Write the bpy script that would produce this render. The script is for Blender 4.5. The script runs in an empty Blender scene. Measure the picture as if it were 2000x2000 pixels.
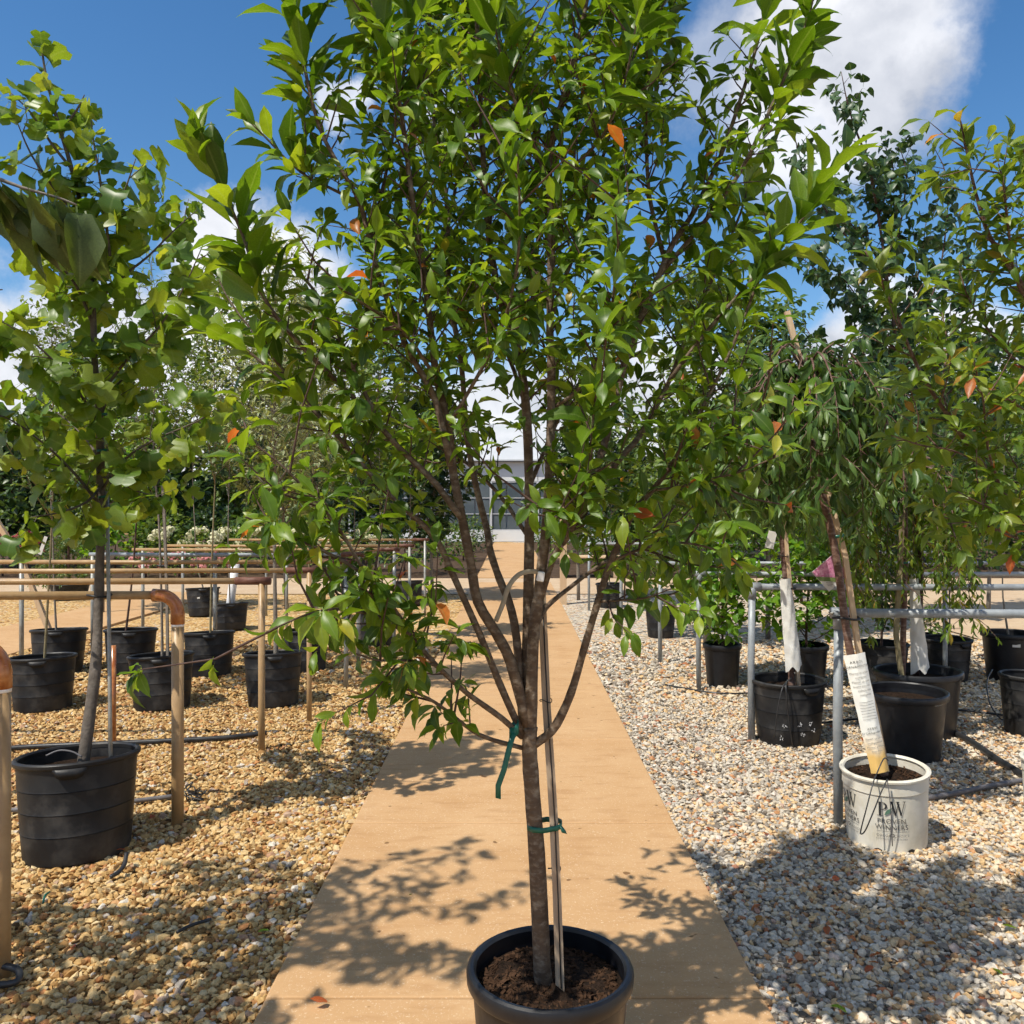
import bpy, bmesh, math, random
import numpy as np
from mathutils import Vector, Matrix, Euler

random.seed(11)
rng = np.random.default_rng(11)
scene = bpy.context.scene
col = scene.collection
R = math.radians

# ------------------------------------------------------------------ camera, sky, sun, exposure
F = 1650.0      # focal length in photo pixels (photo 2000 wide)
CH = 1.5        # camera height
HY = 990.0      # photo row of the horizon
cam_d = bpy.data.cameras.new("camera")
cam = bpy.data.objects.new("camera", cam_d)
col.objects.link(cam)
cam.location = (0, 0, CH)
cam.rotation_euler = (R(90), 0, 0)
cam_d.sensor_width = 36.0
cam_d.lens = 36.0 * F / 2000.0
cam_d.shift_y = -(1000 - HY) / 2000.0
cam_d.clip_start = 0.05
cam_d.clip_end = 2000
scene.camera = cam

SUN_EL = R(57)
SDX, SDY = 0.77, 0.64            # direction in which shadows fall on the ground
sun_vec = Vector((SDX * math.cos(SUN_EL), SDY * math.cos(SUN_EL), -math.sin(SUN_EL)))
sun_d = bpy.data.lights.new("sun", 'SUN')
sun_d.energy = 4.3
sun_d.angle = R(0.53)
sun_d.color = (1.0, 0.94, 0.84)
sun_o = bpy.data.objects.new("sun", sun_d)
col.objects.link(sun_o)
sun_o.rotation_euler = sun_vec.to_track_quat('-Z', 'Y').to_euler()
sun_o.location = (-6, -5, 12)

world = bpy.data.worlds.new("World")
scene.world = world
world.use_nodes = True
wn = world.node_tree
for n in list(wn.nodes): wn.nodes.remove(n)
def wnode(t, **kw):
    n = wn.nodes.new(t)
    for k, v in kw.items(): setattr(n, k, v)
    return n
w_out = wnode('ShaderNodeOutputWorld')
w_bg = wnode('ShaderNodeBackground')
w_sky = wnode('ShaderNodeTexSky', sky_type='NISHITA')
w_sky.sun_disc = False
w_sky.sun_elevation = SUN_EL
w_sky.sun_rotation = math.atan2(-SDX, -SDY)
w_sky.air_density = 1.0
w_sky.dust_density = 0.1
w_sky.ozone_density = 2.0
SKY_S = 0.10
w_tc = wnode('ShaderNodeTexCoord')
# cloud field: a handful of cumulus directions, their outlines broken up with noise
w_n1 = wnode('ShaderNodeTexNoise'); w_n1.inputs['Scale'].default_value = 9.0
w_n1.inputs['Detail'].default_value = 6.0; w_n1.inputs['Roughness'].default_value = 0.62
wn.links.new(w_tc.outputs['Generated'], w_n1.inputs['Vector'])
w_sub = wnode('ShaderNodeVectorMath', operation='SUBTRACT'); w_sub.inputs[1].default_value = (0.5, 0.5, 0.5)
wn.links.new(w_n1.outputs['Color'], w_sub.inputs[0])
w_sc = wnode('ShaderNodeVectorMath', operation='SCALE'); w_sc.inputs['Scale'].default_value = 0.13
wn.links.new(w_sub.outputs[0], w_sc.inputs[0])
w_add = wnode('ShaderNodeVectorMath', operation='ADD')
wn.links.new(w_tc.outputs['Generated'], w_add.inputs[0]); wn.links.new(w_sc.outputs[0], w_add.inputs[1])
def skydir(x, y):
    v = Vector(((x - 1000) / F, 1.0, (HY - y) / F)); v.normalize(); return v
cloud_blobs = [  # direction in the photo, angular radius, thickness
    (1660, 60, .110, .95), (1730, 150, .085, .95), (1555, 220, .095, .85), (1650, 235, .07, .8), (1440, 140, .085, .45),
    (1810, 178, .045, .5), (430, 490, .06, 1.0), (530, 560, .09, 1.0), (680, 215, .035, .7), (868, 255, .04, .6)]
dirs = [(skydir(x, y), r, a) for x, y, r, a in cloud_blobs]
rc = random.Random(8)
for k in range(13):              # unseen white clouds added outside the view as neutral fill light
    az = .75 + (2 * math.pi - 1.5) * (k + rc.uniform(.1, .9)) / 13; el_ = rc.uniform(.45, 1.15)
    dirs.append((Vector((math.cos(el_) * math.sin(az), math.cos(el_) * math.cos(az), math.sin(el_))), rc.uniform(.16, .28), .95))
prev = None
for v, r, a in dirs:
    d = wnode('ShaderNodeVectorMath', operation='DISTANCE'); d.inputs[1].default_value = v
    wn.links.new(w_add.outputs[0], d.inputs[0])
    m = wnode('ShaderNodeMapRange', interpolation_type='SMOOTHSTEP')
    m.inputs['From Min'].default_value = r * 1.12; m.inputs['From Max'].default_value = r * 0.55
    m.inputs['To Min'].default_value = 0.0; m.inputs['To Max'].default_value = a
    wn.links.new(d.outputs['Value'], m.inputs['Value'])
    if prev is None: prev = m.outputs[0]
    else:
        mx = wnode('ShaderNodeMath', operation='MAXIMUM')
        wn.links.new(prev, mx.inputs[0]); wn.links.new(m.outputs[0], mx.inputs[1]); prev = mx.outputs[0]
# a bank of low cumulus all round the horizon
w_sep = wnode('ShaderNodeSeparateXYZ'); wn.links.new(w_add.outputs[0], w_sep.inputs[0])
w_n3 = wnode('ShaderNodeTexNoise'); w_n3.inputs['Scale'].default_value = 3.1; w_n3.inputs['Detail'].default_value = 1.0
wn.links.new(w_tc.outputs['Generated'], w_n3.inputs['Vector'])
w_h = wnode('ShaderNodeMath', operation='MULTIPLY_ADD'); w_h.inputs[1].default_value = 0.34; w_h.inputs[2].default_value = 0.02
wn.links.new(w_n3.outputs['Fac'], w_h.inputs[0])                     # how high the bank reaches here
w_d = wnode('ShaderNodeMath', operation='SUBTRACT'); wn.links.new(w_h.outputs[0], w_d.inputs[0]); wn.links.new(w_sep.outputs[2], w_d.inputs[1])
w_bk = wnode('ShaderNodeMapRange', interpolation_type='SMOOTHSTEP'); w_bk.inputs['From Min'].default_value = -0.012; w_bk.inputs['From Max'].default_value = 0.03
wn.links.new(w_d.outputs[0], w_bk.inputs['Value'])
w_mx = wnode('ShaderNodeMath', operation='MAXIMUM'); wn.links.new(prev, w_mx.inputs[0]); wn.links.new(w_bk.outputs[0], w_mx.inputs[1]); prev = w_mx.outputs[0]
w_n2 = wnode('ShaderNodeTexNoise'); w_n2.inputs['Scale'].default_value = 6.0
w_n2.inputs['Detail'].default_value = 3.0
wn.links.new(w_add.outputs[0], w_n2.inputs['Vector'])
w_ramp = wnode('ShaderNodeValToRGB')
w_ramp.color_ramp.elements[0].position = 0.34; w_ramp.color_ramp.elements[0].color = (0.44, 0.46, 0.51, 1)
w_ramp.color_ramp.elements[1].position = 0.62; w_ramp.color_ramp.elements[1].color = (0.86, 0.86, 0.88, 1)
wn.links.new(w_n2.outputs['Fac'], w_ramp.inputs['Fac'])
w_skys = wnode('ShaderNodeVectorMath', operation='SCALE'); w_skys.inputs['Scale'].default_value = SKY_S
w_gam = wnode('ShaderNodeHueSaturation'); w_gam.inputs['Saturation'].default_value = 1.27; w_gam.inputs['Value'].default_value = 1.10
wn.links.new(w_sky.outputs[0], w_gam.inputs['Color'])
wn.links.new(w_gam.outputs[0], w_skys.inputs[0])
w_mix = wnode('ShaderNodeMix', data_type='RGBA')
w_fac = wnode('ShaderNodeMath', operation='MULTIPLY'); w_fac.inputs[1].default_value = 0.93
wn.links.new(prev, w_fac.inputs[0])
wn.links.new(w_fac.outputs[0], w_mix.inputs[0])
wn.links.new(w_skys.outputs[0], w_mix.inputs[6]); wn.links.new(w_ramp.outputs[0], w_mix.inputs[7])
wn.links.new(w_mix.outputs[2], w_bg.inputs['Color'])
w_bg.inputs['Strength'].default_value = 1.0
wn.links.new(w_bg.outputs[0], w_out.inputs[0])

vs = scene.view_settings
vs.view_transform = 'Standard'; vs.look = 'None'; vs.gamma = 1.0; vs.exposure = 0.42
vs.use_curve_mapping = False
scene.cycles.max_bounces = 5
scene.cycles.diffuse_bounces = 3
scene.cycles.glossy_bounces = 2
scene.cycles.transmission_bounces = 4
scene.cycles.transparent_max_bounces = 4
scene.cycles.caustics_reflective = False
scene.cycles.caustics_refractive = False
scene.cycles.use_adaptive_sampling = True
scene.cycles.adaptive_threshold = 0.03
world.cycles.sampling_method = 'MANUAL'
world.cycles.sample_map_resolution = 512

# ------------------------------------------------------------------ helpers
def cross3(a, b):
    return np.array([a[1]*b[2] - a[2]*b[1], a[2]*b[0] - a[0]*b[2], a[0]*b[1] - a[1]*b[0]])
def P(x, y, D):
    """photo pixel at a known distance -> world point"""
    return np.array([(x - 1000) * D / F, D, CH - (y - HY) * D / F])
def gx(x, D): return (x - 1000) * D / F
def gd(y): return CH * F / (y - HY)          # distance of a ground point seen at row y

def tag(o, label=None, cat=None, group=None, kind=None):
    if label: o['label'] = label
    if cat: o['category'] = cat
    if group: o['group'] = group
    if kind: o['kind'] = kind
    return o
def empty(name, loc, rot=(0, 0, 0)):
    o = bpy.data.objects.new(name, None); o.empty_display_size = 0.1
    o.location = loc; o.rotation_euler = rot; col.objects.link(o); return o

def np_mesh(name, verts, face_sets, attrs=None, smooth=True):
    me = bpy.data.meshes.new(name)
    verts = np.ascontiguousarray(verts, dtype=np.float32)
    me.vertices.add(len(verts)); me.vertices.foreach_set('co', verts.ravel())
    loops, starts, pos = [], [], 0
    for f in face_sets:
        f = np.asarray(f, dtype=np.int32)
        if len(f) == 0: continue
        loops.append(f.ravel()); starts.append(pos + np.arange(len(f), dtype=np.int32) * f.shape[1]); pos += f.size
    loops = np.concatenate(loops); starts = np.concatenate(starts)
    me.loops.add(len(loops)); me.loops.foreach_set('vertex_index', loops)
    me.polygons.add(len(starts)); me.polygons.foreach_set('loop_start', starts.astype(np.int32))
    me.update(calc_edges=True)
    if attrs:
        for k, (typ, arr) in attrs.items():
            a = me.attributes.new(k, typ, 'POINT')
            a.data.foreach_set('value' if typ == 'FLOAT' else 'vector', np.ascontiguousarray(arr, dtype=np.float32).ravel())
    me.polygons.foreach_set('use_smooth', np.full(len(starts), bool(smooth)))
    me.validate(); return me

def add_obj(name, me, mat=None, parent=None, loc=None, rot=None):
    o = bpy.data.objects.new(name, me); col.objects.link(o)
    if mat is not None and len(me.materials) == 0: me.materials.append(mat)
    if parent is not None: o.parent = parent
    if loc is not None: o.location = loc
    if rot is not None: o.rotation_euler = rot
    return o

class MB:
    def __init__(s): s.v = []; s.f = {}; s.n = 0; s.a = {}
    def add(s, v, f, **attrs):
        v = np.asarray(v, dtype=float)
        fl = f if isinstance(f, list) and len(f) and isinstance(f[0], np.ndarray) and f[0].ndim == 2 else [np.asarray(f)]
        for q in fl: s.f.setdefault(q.shape[1], []).append(q + s.n)
        s.v.append(v); s.n += len(v)
        for k, a in attrs.items():
            s.a.setdefault(k, []).append(np.full(len(v), a) if np.isscalar(a) else np.asarray(a))
        return s
    def mesh(s, name, smooth=True):
        at = {k: ('FLOAT', np.concatenate(a)) for k, a in s.a.items()}
        return np_mesh(name, np.concatenate(s.v), [np.concatenate(q) for q in s.f.values()], at, smooth)
    def build(s, name, mat, parent=None, smooth=True, loc=None, rot=None):
        return add_obj(name, s.mesh(name, smooth), mat, parent, loc, rot)

def smooth_poly(pts, sub=4):
    pts = np.asarray(pts, dtype=float)
    if len(pts) < 3: 
        t = np.linspace(0, 1, sub + 1)[:, None]; return pts[0] * (1 - t) + pts[-1] * t
    p = np.vstack([2 * pts[0] - pts[1], pts, 2 * pts[-1] - pts[-2]])
    out = []
    for i in range(1, len(p) - 2):
        for k in range(sub):
            t = k / sub
            out.append(0.5 * ((2 * p[i]) + (-p[i-1] + p[i+1]) * t + (2*p[i-1] - 5*p[i] + 4*p[i+1] - p[i+2]) * t*t + (-p[i-1] + 3*p[i] - 3*p[i+1] + p[i+2]) * t**3))
    out.append(p[-2]); return np.array(out)

def tube(pts, rad, n=8, cap=True):
    pts = np.asarray(pts, dtype=float); m = len(pts)
    rad = np.full(m, rad) if np.isscalar(rad) else np.asarray(rad, dtype=float)
    tan = np.gradient(pts, axis=0); tan /= np.linalg.norm(tan, axis=1, keepdims=True) + 1e-12
    a = np.array([0, 0, 1.0]) if abs(tan[0][2]) < 0.9 else np.array([1.0, 0, 0])
    u = cross3(tan[0], a); u /= math.sqrt(u @ u)
    ang = np.linspace(0, 2 * np.pi, n, endpoint=False)
    V = np.zeros((m, n, 3))
    for i in range(m):
        u = u - tan[i] * (u @ tan[i]); u /= math.sqrt(u @ u) + 1e-12
        w = cross3(tan[i], u)
        V[i] = pts[i] + rad[i] * (np.cos(ang)[:, None] * u + np.sin(ang)[:, None] * w)
    idx = np.arange(m * n).reshape(m, n)
    q = np.stack([idx[:-1], np.roll(idx[:-1], -1, 1), np.roll(idx[1:], -1, 1), idx[1:]], -1).reshape(-1, 4)
    fs = [q]
    if cap: fs.append(np.array([idx[0][::-1], idx[-1]]))
    return V.reshape(-1, 3), fs

def lathe(profile, n=40, wob=None):
    pr = np.asarray(profile, dtype=float); m = len(pr)
    ang = np.linspace(0, 2 * np.pi, n, endpoint=False)
    r = pr[:, 0][:, None] * np.ones((1, n)); z = pr[:, 1][:, None] * np.ones((1, n))
    if wob is not None: r = r * (1 + wob * np.sin(2 * ang + 0.6)[None, :])
    V = np.stack([r * np.cos(ang), r * np.sin(ang), z], -1).reshape(-1, 3)
    idx = np.arange(m * n).reshape(m, n)
    q = np.stack([idx[:-1], np.roll(idx[:-1], -1, 1), np.roll(idx[1:], -1, 1), idx[1:]], -1).reshape(-1, 4)
    return V, q

BOXF = np.array([[0,1,3,2],[4,6,7,5],[0,4,5,1],[2,3,7,6],[0,2,6,4],[1,5,7,3]])
def box(lo, hi):
    (x0,y0,z0),(x1,y1,z1) = lo, hi
    return np.array([(x,y,z) for x in (x0,x1) for y in (y0,y1) for z in (z0,z1)], dtype=float), BOXF
def bevel_box_mesh(name, lo, hi, bev=0.01, seg=2):
    bm = bmesh.new(); v, f = box(lo, hi)
    vs_ = [bm.verts.new(p) for p in v]
    for q in f: bm.faces.new([vs_[i] for i in q])
    bmesh.ops.recalc_face_normals(bm, faces=bm.faces)
    bmesh.ops.bevel(bm, geom=list(bm.edges), offset=bev, segments=seg, affect='EDGES', profile=0.5)
    me = bpy.data.meshes.new(name); bm.to_mesh(me); bm.free(); return me

# ------------------------------------------------------------------ materials
def rgb(c): return (c[0], c[1], c[2], 1.0)
def new_mat(name):
    m = bpy.data.materials.new(name); m.use_nodes = True
    nt = m.node_tree
    for n in list(nt.nodes): nt.nodes.remove(n)
    out = nt.nodes.new('ShaderNodeOutputMaterial')
    return m, nt, out
def N(nt, t, **kw):
    n = nt.nodes.new(t)
    for k, v in kw.items():
        if k.startswith('i_'):
            key = k[2:].replace('_', ' ')
            n.inputs[key].default_value = v
        else: setattr(n, k, v)
    return n
def surf(name, c1, c2=None, scale=20, rough=0.6, spec=0.3, metal=0.0, bump=0.0, bscale=60, c3=None, scale3=3.0, stretch=None, transl=0.0, lo=.35, hi=.65):
    m, nt, out = new_mat(name)
    b = N(nt, 'ShaderNodeBsdfPrincipled'); b.inputs['Roughness'].default_value = rough
    b.inputs['Specular IOR Level'].default_value = spec; b.inputs['Metallic'].default_value = metal
    tc = N(nt, 'ShaderNodeTexCoord'); vec = tc.outputs['Object']
    if stretch:
        mp = N(nt, 'ShaderNodeMapping'); mp.inputs['Scale'].default_value = stretch
        nt.links.new(vec, mp.inputs['Vector']); vec = mp.outputs[0]
    colr = None
    def noisefac(s, a, bb, det=5):
        n = N(nt, 'ShaderNodeTexNoise'); n.inputs['Scale'].default_value = s; n.inputs['Detail'].default_value = det
        n.inputs['Roughness'].default_value = 0.6
        nt.links.new(vec, n.inputs['Vector'])
        r = N(nt, 'ShaderNodeMapRange'); r.inputs['From Min'].default_value = a; r.inputs['From Max'].default_value = bb
        nt.links.new(n.outputs['Fac'], r.inputs['Value']); return r.outputs[0]
    if c2:
        mx = N(nt, 'ShaderNodeMix', data_type='RGBA'); mx.inputs[6].default_value = rgb(c1); mx.inputs[7].default_value = rgb(c2)
        nt.links.new(noisefac(scale, lo, hi), mx.inputs[0]); colr = mx.outputs[2]
        if c3:
            m3 = N(nt, 'ShaderNodeMix', data_type='RGBA'); m3.inputs[7].default_value = rgb(c3)
            nt.links.new(colr, m3.inputs[6]); nt.links.new(noisefac(scale3, .5, .75), m3.inputs[0]); colr = m3.outputs[2]
        nt.links.new(colr, b.inputs['Base Color'])
        rr = N(nt, 'ShaderNodeMapRange'); rr.inputs['To Min'].default_value = max(0, rough - .12); rr.inputs['To Max'].default_value = min(1, rough + .12)
        nt.links.new(noisefac(scale * .7, .3, .7), rr.inputs['Value']); nt.links.new(rr.outputs[0], b.inputs['Roughness'])
    else: b.inputs['Base Color'].default_value = rgb(c1)
    if bump > 0:
        n = N(nt, 'ShaderNodeTexNoise'); n.inputs['Scale'].default_value = bscale; n.inputs['Detail'].default_value = 6
        nt.links.new(vec, n.inputs['Vector'])
        bp = N(nt, 'ShaderNodeBump'); bp.inputs['Strength'].default_value = bump; bp.inputs['Distance'].default_value = 0.01
        nt.links.new(n.outputs['Fac'], bp.inputs['Height']); nt.links.new(bp.outputs[0], b.inputs['Normal'])
    if transl > 0:
        t = N(nt, 'ShaderNodeBsdfTranslucent')
        if colr: nt.links.new(colr, t.inputs['Color'])
        else: t.inputs['Color'].default_value = rgb(c1)
        ms = N(nt, 'ShaderNodeMixShader'); ms.inputs[0].default_value = transl
        nt.links.new(b.outputs[0], ms.inputs[1]); nt.links.new(t.outputs[0], ms.inputs[2]); nt.links.new(ms.outputs[0], out.inputs[0])
    else: nt.links.new(b.outputs[0], out.inputs[0])
    return m

def leaf_mat(name, stops, transl=0.38, rough=0.42, rib=0.35, edge=None):
    """leaf colour from the per-leaf tint value; paler midrib; light passes through the blade"""
    m, nt, out = new_mat(name)
    at = N(nt, 'ShaderNodeAttribute', attribute_name='tint')
    rp = N(nt, 'ShaderNodeValToRGB'); el = rp.color_ramp.elements
    el[0].position = stops[0][0]; el[0].color = rgb(stops[0][1]); el[1].position = stops[-1][0]; el[1].color = rgb(stops[-1][1])
    for p, c in stops[1:-1]:
        e = el.new(p); e.color = rgb(c)
    nt.links.new(at.outputs['Fac'], rp.inputs['Fac'])
    au = N(nt, 'ShaderNodeAttribute', attribute_name='across')
    ab = N(nt, 'ShaderNodeMath', operation='ABSOLUTE'); nt.links.new(au.outputs['Fac'], ab.inputs[0])
    rb = N(nt, 'ShaderNodeMapRange'); rb.inputs['From Min'].default_value = 0.0; rb.inputs['From Max'].default_value = 0.14
    rb.inputs['To Min'].default_value = rib; rb.inputs['To Max'].default_value = 0.0
    nt.links.new(ab.outputs[0], rb.inputs['Value'])
    mx = N(nt, 'ShaderNodeMix', data_type='RGBA'); mx.inputs[7].default_value = (0.22, 0.30, 0.10, 1)
    nt.links.new(rb.outputs[0], mx.inputs[0]); nt.links.new(rp.outputs[0], mx.inputs[6])
    colr = mx.outputs[2]
    if edge:
        re = N(nt, 'ShaderNodeMapRange'); re.inputs['From Min'].default_value = 0.35; re.inputs['From Max'].default_value = 0.75
        nt.links.new(ab.outputs[0], re.inputs['Value'])
        me_ = N(nt, 'ShaderNodeMix', data_type='RGBA'); me_.inputs[7].default_value = rgb(edge)
        nt.links.new(re.outputs[0], me_.inputs[0]); nt.links.new(colr, me_.inputs[6]); colr = me_.outputs[2]
    tc = N(nt, 'ShaderNodeTexCoord')
    nz = N(nt, 'ShaderNodeTexNoise'); nz.inputs['Scale'].default_value = 45; nz.inputs['Detail'].default_value = 3
    nt.links.new(tc.outputs['Object'], nz.inputs['Vector'])
    hv = N(nt, 'ShaderNodeHueSaturation'); vr = N(nt, 'ShaderNodeMapRange')
    vr.inputs['From Min'].default_value = .3; vr.inputs['From Max'].default_value = .7; vr.inputs['To Min'].default_value = 0.82; vr.inputs['To Max'].default_value = 1.15
    nt.links.new(nz.outputs['Fac'], vr.inputs['Value']); nt.links.new(vr.outputs[0], hv.inputs['Value']); nt.links.new(colr, hv.inputs['Color'])
    b = N(nt, 'ShaderNodeBsdfPrincipled'); b.inputs['Roughness'].default_value = rough; b.inputs['Specular IOR Level'].default_value = 0.42
    nt.links.new(hv.outputs[0], b.inputs['Base Color'])
    t = N(nt, 'ShaderNodeBsdfTranslucent')
    tm = N(nt, 'ShaderNodeMix', data_type='RGBA', blend_type='MULTIPLY'); tm.inputs[0].default_value = 1.0
    tm.inputs[7].default_value = (2.3, 2.0, 0.9, 1); nt.links.new(hv.outputs[0], tm.inputs[6]); nt.links.new(tm.outputs[2], t.inputs['Color'])
    ms = N(nt, 'ShaderNodeMixShader'); ms.inputs[0].default_value = transl
    nt.links.new(b.outputs[0], ms.inputs[1]); nt.links.new(t.outputs[0], ms.inputs[2]); nt.links.new(ms.outputs[0], out.inputs[0])
    return m

def stone_mat(name, stops):
    m, nt, out = new_mat(name)
    at = N(nt, 'ShaderNodeAttribute', attribute_name='tint')
    rp = N(nt, 'ShaderNodeValToRGB'); el = rp.color_ramp.elements
    el[0].position = stops[0][0]; el[0].color = rgb(stops[0][1]); el[1].position = stops[-1][0]; el[1].color = rgb(stops[-1][1])
    for p, c in stops[1:-1]:
        e = el.new(p); e.color = rgb(c)
    nt.links.new(at.outputs['Fac'], rp.inputs['Fac'])
    tc = N(nt, 'ShaderNodeTexCoord')
    nz = N(nt, 'ShaderNodeTexNoise'); nz.inputs['Scale'].default_value = 90; nz.inputs['Detail'].default_value = 4
    nt.links.new(tc.outputs['Object'], nz.inputs['Vector'])
    hv = N(nt, 'ShaderNodeHueSaturation'); vr = N(nt, 'ShaderNodeMapRange')
    vr.inputs['From Min'].default_value = .3; vr.inputs['From Max'].default_value = .7; vr.inputs['To Min'].default_value = 0.75; vr.inputs['To Max'].default_value = 1.2
    nt.links.new(nz.outputs['Fac'], vr.inputs['Value']); nt.links.new(vr.outputs[0], hv.inputs['Value']); nt.links.new(rp.outputs[0], hv.inputs['Color'])
    b = N(nt, 'ShaderNodeBsdfPrincipled'); b.inputs['Roughness'].default_value = 0.8; b.inputs['Specular IOR Level'].default_value = 0.2
    nt.links.new(hv.outputs[0], b.inputs['Base Color']); nt.links.new(b.outputs[0], out.inputs[0])
    return m

TAN = [(0, (.085, .048, .020)), (.08, (.26, .135, .045)), (.22, (.40, .230, .080)), (.45, (.49, .315, .125)), (.68, (.56, .39, .18)), (.84, (.58, .45, .25)), (.89, (.44, .21, .075)), (.93, (.36, .16, .06)), (.97, (.36, .31, .25)), (1, (.62, .56, .46))]
GREY = [(0, (.095, .075, .055)), (.12, (.27, .225, .175)), (.35, (.42, .375, .305)), (.6, (.54, .485, .40)), (.74, (.59, .49, .35)), (.86, (.55, .37, .18)), (.93, (.43, .22, .10)), (.965, (.33, .125, .06)), (1, (.70, .645, .555))]
M = {}
M['stone_tan'] = stone_mat('tan_stone', TAN)
M['stone_grey'] = stone_mat('grey_stone', GREY)

def concrete_mat(name, base, dark, pale):
    m, nt, out = new_mat(name)
    tc = N(nt, 'ShaderNodeTexCoord'); geo = N(nt, 'ShaderNodeNewGeometry')
    b = N(nt, 'ShaderNodeBsdfPrincipled'); b.inputs['Roughness'].default_value = 0.85; b.inputs['Specular IOR Level'].default_value = 0.15
    def nz(s, d=5, stretch=None, rough=.6):
        n = N(nt, 'ShaderNodeTexNoise'); n.inputs['Scale'].default_value = s; n.inputs['Detail'].default_value = d; n.inputs['Roughness'].default_value = rough
        if stretch:
            mp = N(nt, 'ShaderNodeMapping'); mp.inputs['Scale'].default_value = stretch; nt.links.new(geo.outputs['Position'], mp.inputs[0]); nt.links.new(mp.outputs[0], n.inputs['Vector'])
        else: nt.links.new(geo.outputs['Position'], n.inputs['Vector'])
        return n.outputs['Fac']
    def mr(v, a, c, lo=0, hi=1):
        r = N(nt, 'ShaderNodeMapRange'); r.inputs['From Min'].default_value = a; r.inputs['From Max'].default_value = c
        r.inputs['To Min'].default_value = lo; r.inputs['To Max'].default_value = hi; nt.links.new(v, r.inputs['Value']); return r.outputs[0]
    def mix(f, a, c):
        x = N(nt, 'ShaderNodeMix', data_type='RGBA'); nt.links.new(f, x.inputs[0])
        for s, v in ((6, a), (7, c)):
            if isinstance(v, tuple): x.inputs[s].default_value = rgb(v)
            else: nt.links.new(v, x.inputs[s])
        return x.outputs[2]
    c = mix(mr(nz(2.2), .35, .7), base, dark)
    c = mix(mr(nz(38, 4), .5, .8, 0, .5), c, dark)
    c = mix(mr(nz(120, 3), .60, .70, 0, .8), c, pale)                        # pale aggregate flecks
    c = mix(mr(nz(30, 3, (9, .55, 1), .7), .63, .70, 0, .45), c, pale)        # scuffs along the walking direction
    c = mix(mr(nz(5, 6, (1, 3.5, 1), .65), .52, .68, 0, .38), c, (dark[0]*.72, dark[1]*.62, dark[2]*.55))
    c = mix(mr(nz(17, 1), .76, .79, 0, .8), c, (dark[0]*.3, dark[1]*.25, dark[2]*.22))   # little dark spots
    nt.links.new(c, b.inputs['Base Color'])
    bp = N(nt, 'ShaderNodeBump'); bp.inputs['Strength'].default_value = 0.35; bp.inputs['Distance'].default_value = 0.003
    nt.links.new(nz(260, 4), bp.inputs['Height']); nt.links.new(bp.outputs[0], b.inputs['Normal'])
    nt.links.new(b.outputs[0], out.inputs[0]); return m
M['concrete'] = concrete_mat('tan_concrete', (.50, .315, .160), (.44, .26, .12), (.64, .50, .34))
M['concrete_far'] = concrete_mat('pale_concrete', (.50, .38, .25), (.44, .31, .19), (.60, .50, .38))

def ground_mat():
    """gravel too far off to tell stones apart: tan on the left of the walkway, grey on the right"""
    m, nt, out = new_mat('gravel_bed')
    geo = N(nt, 'ShaderNodeNewGeometry'); b = N(nt, 'ShaderNodeBsdfPrincipled'); b.inputs['Roughness'].default_value = .9; b.inputs['Specular IOR Level'].default_value = .1
    vo = N(nt, 'ShaderNodeTexVoronoi'); vo.inputs['Scale'].default_value = 34; nt.links.new(geo.outputs['Position'], vo.inputs['Vector'])
    sp = N(nt, 'ShaderNodeSeparateColor'); nt.links.new(vo.outputs['Color'], sp.inputs[0])
    def ramp(st):
        rp = N(nt, 'ShaderNodeValToRGB'); el = rp.color_ramp.elements
        el[0].position = st[0][0]; el[0].color = rgb(st[0][1]); el[1].position = st[-1][0]; el[1].color = rgb(st[-1][1])
        for p, c in st[1:-1]: e = el.new(p); e.color = rgb(c)
        nt.links.new(sp.outputs[0], rp.inputs[0]); return rp.outputs[0]
    px = N(nt, 'ShaderNodeSeparateXYZ'); nt.links.new(geo.outputs['Position'], px.inputs[0])
    nz = N(nt, 'ShaderNodeTexNoise'); nz.inputs['Scale'].default_value = 1.1; nt.links.new(geo.outputs['Position'], nz.inputs['Vector'])
    ad = N(nt, 'ShaderNodeMath', operation='MULTIPLY_ADD'); ad.inputs[1].default_value = 0.8; nt.links.new(nz.outputs['Fac'], ad.inputs[0]); nt.links.new(px.outputs[0], ad.inputs[2])
    mr = N(nt, 'ShaderNodeMapRange'); mr.inputs['From Min'].default_value = 0.2; mr.inputs['From Max'].default_value = 0.6; nt.links.new(ad.outputs[0], mr.inputs['Value'])
    mx = N(nt, 'ShaderNodeMix', data_type='RGBA'); nt.links.new(mr.outputs[0], mx.inputs[0]); nt.links.new(ramp(TAN), mx.inputs[6]); nt.links.new(ramp(GREY), mx.inputs[7])
    nt.links.new(mx.outputs[2], b.inputs['Base Color'])
    bp = N(nt, 'ShaderNodeBump'); bp.inputs['Strength'].default_value = 0.9; bp.inputs['Distance'].default_value = 0.012; bp.invert = True
    nt.links.new(vo.outputs['Distance'], bp.inputs['Height']); nt.links.new(bp.outputs[0], b.inputs['Normal']); nt.links.new(b.outputs[0], out.inputs[0])
    return m
M['ground'] = ground_mat()

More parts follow.
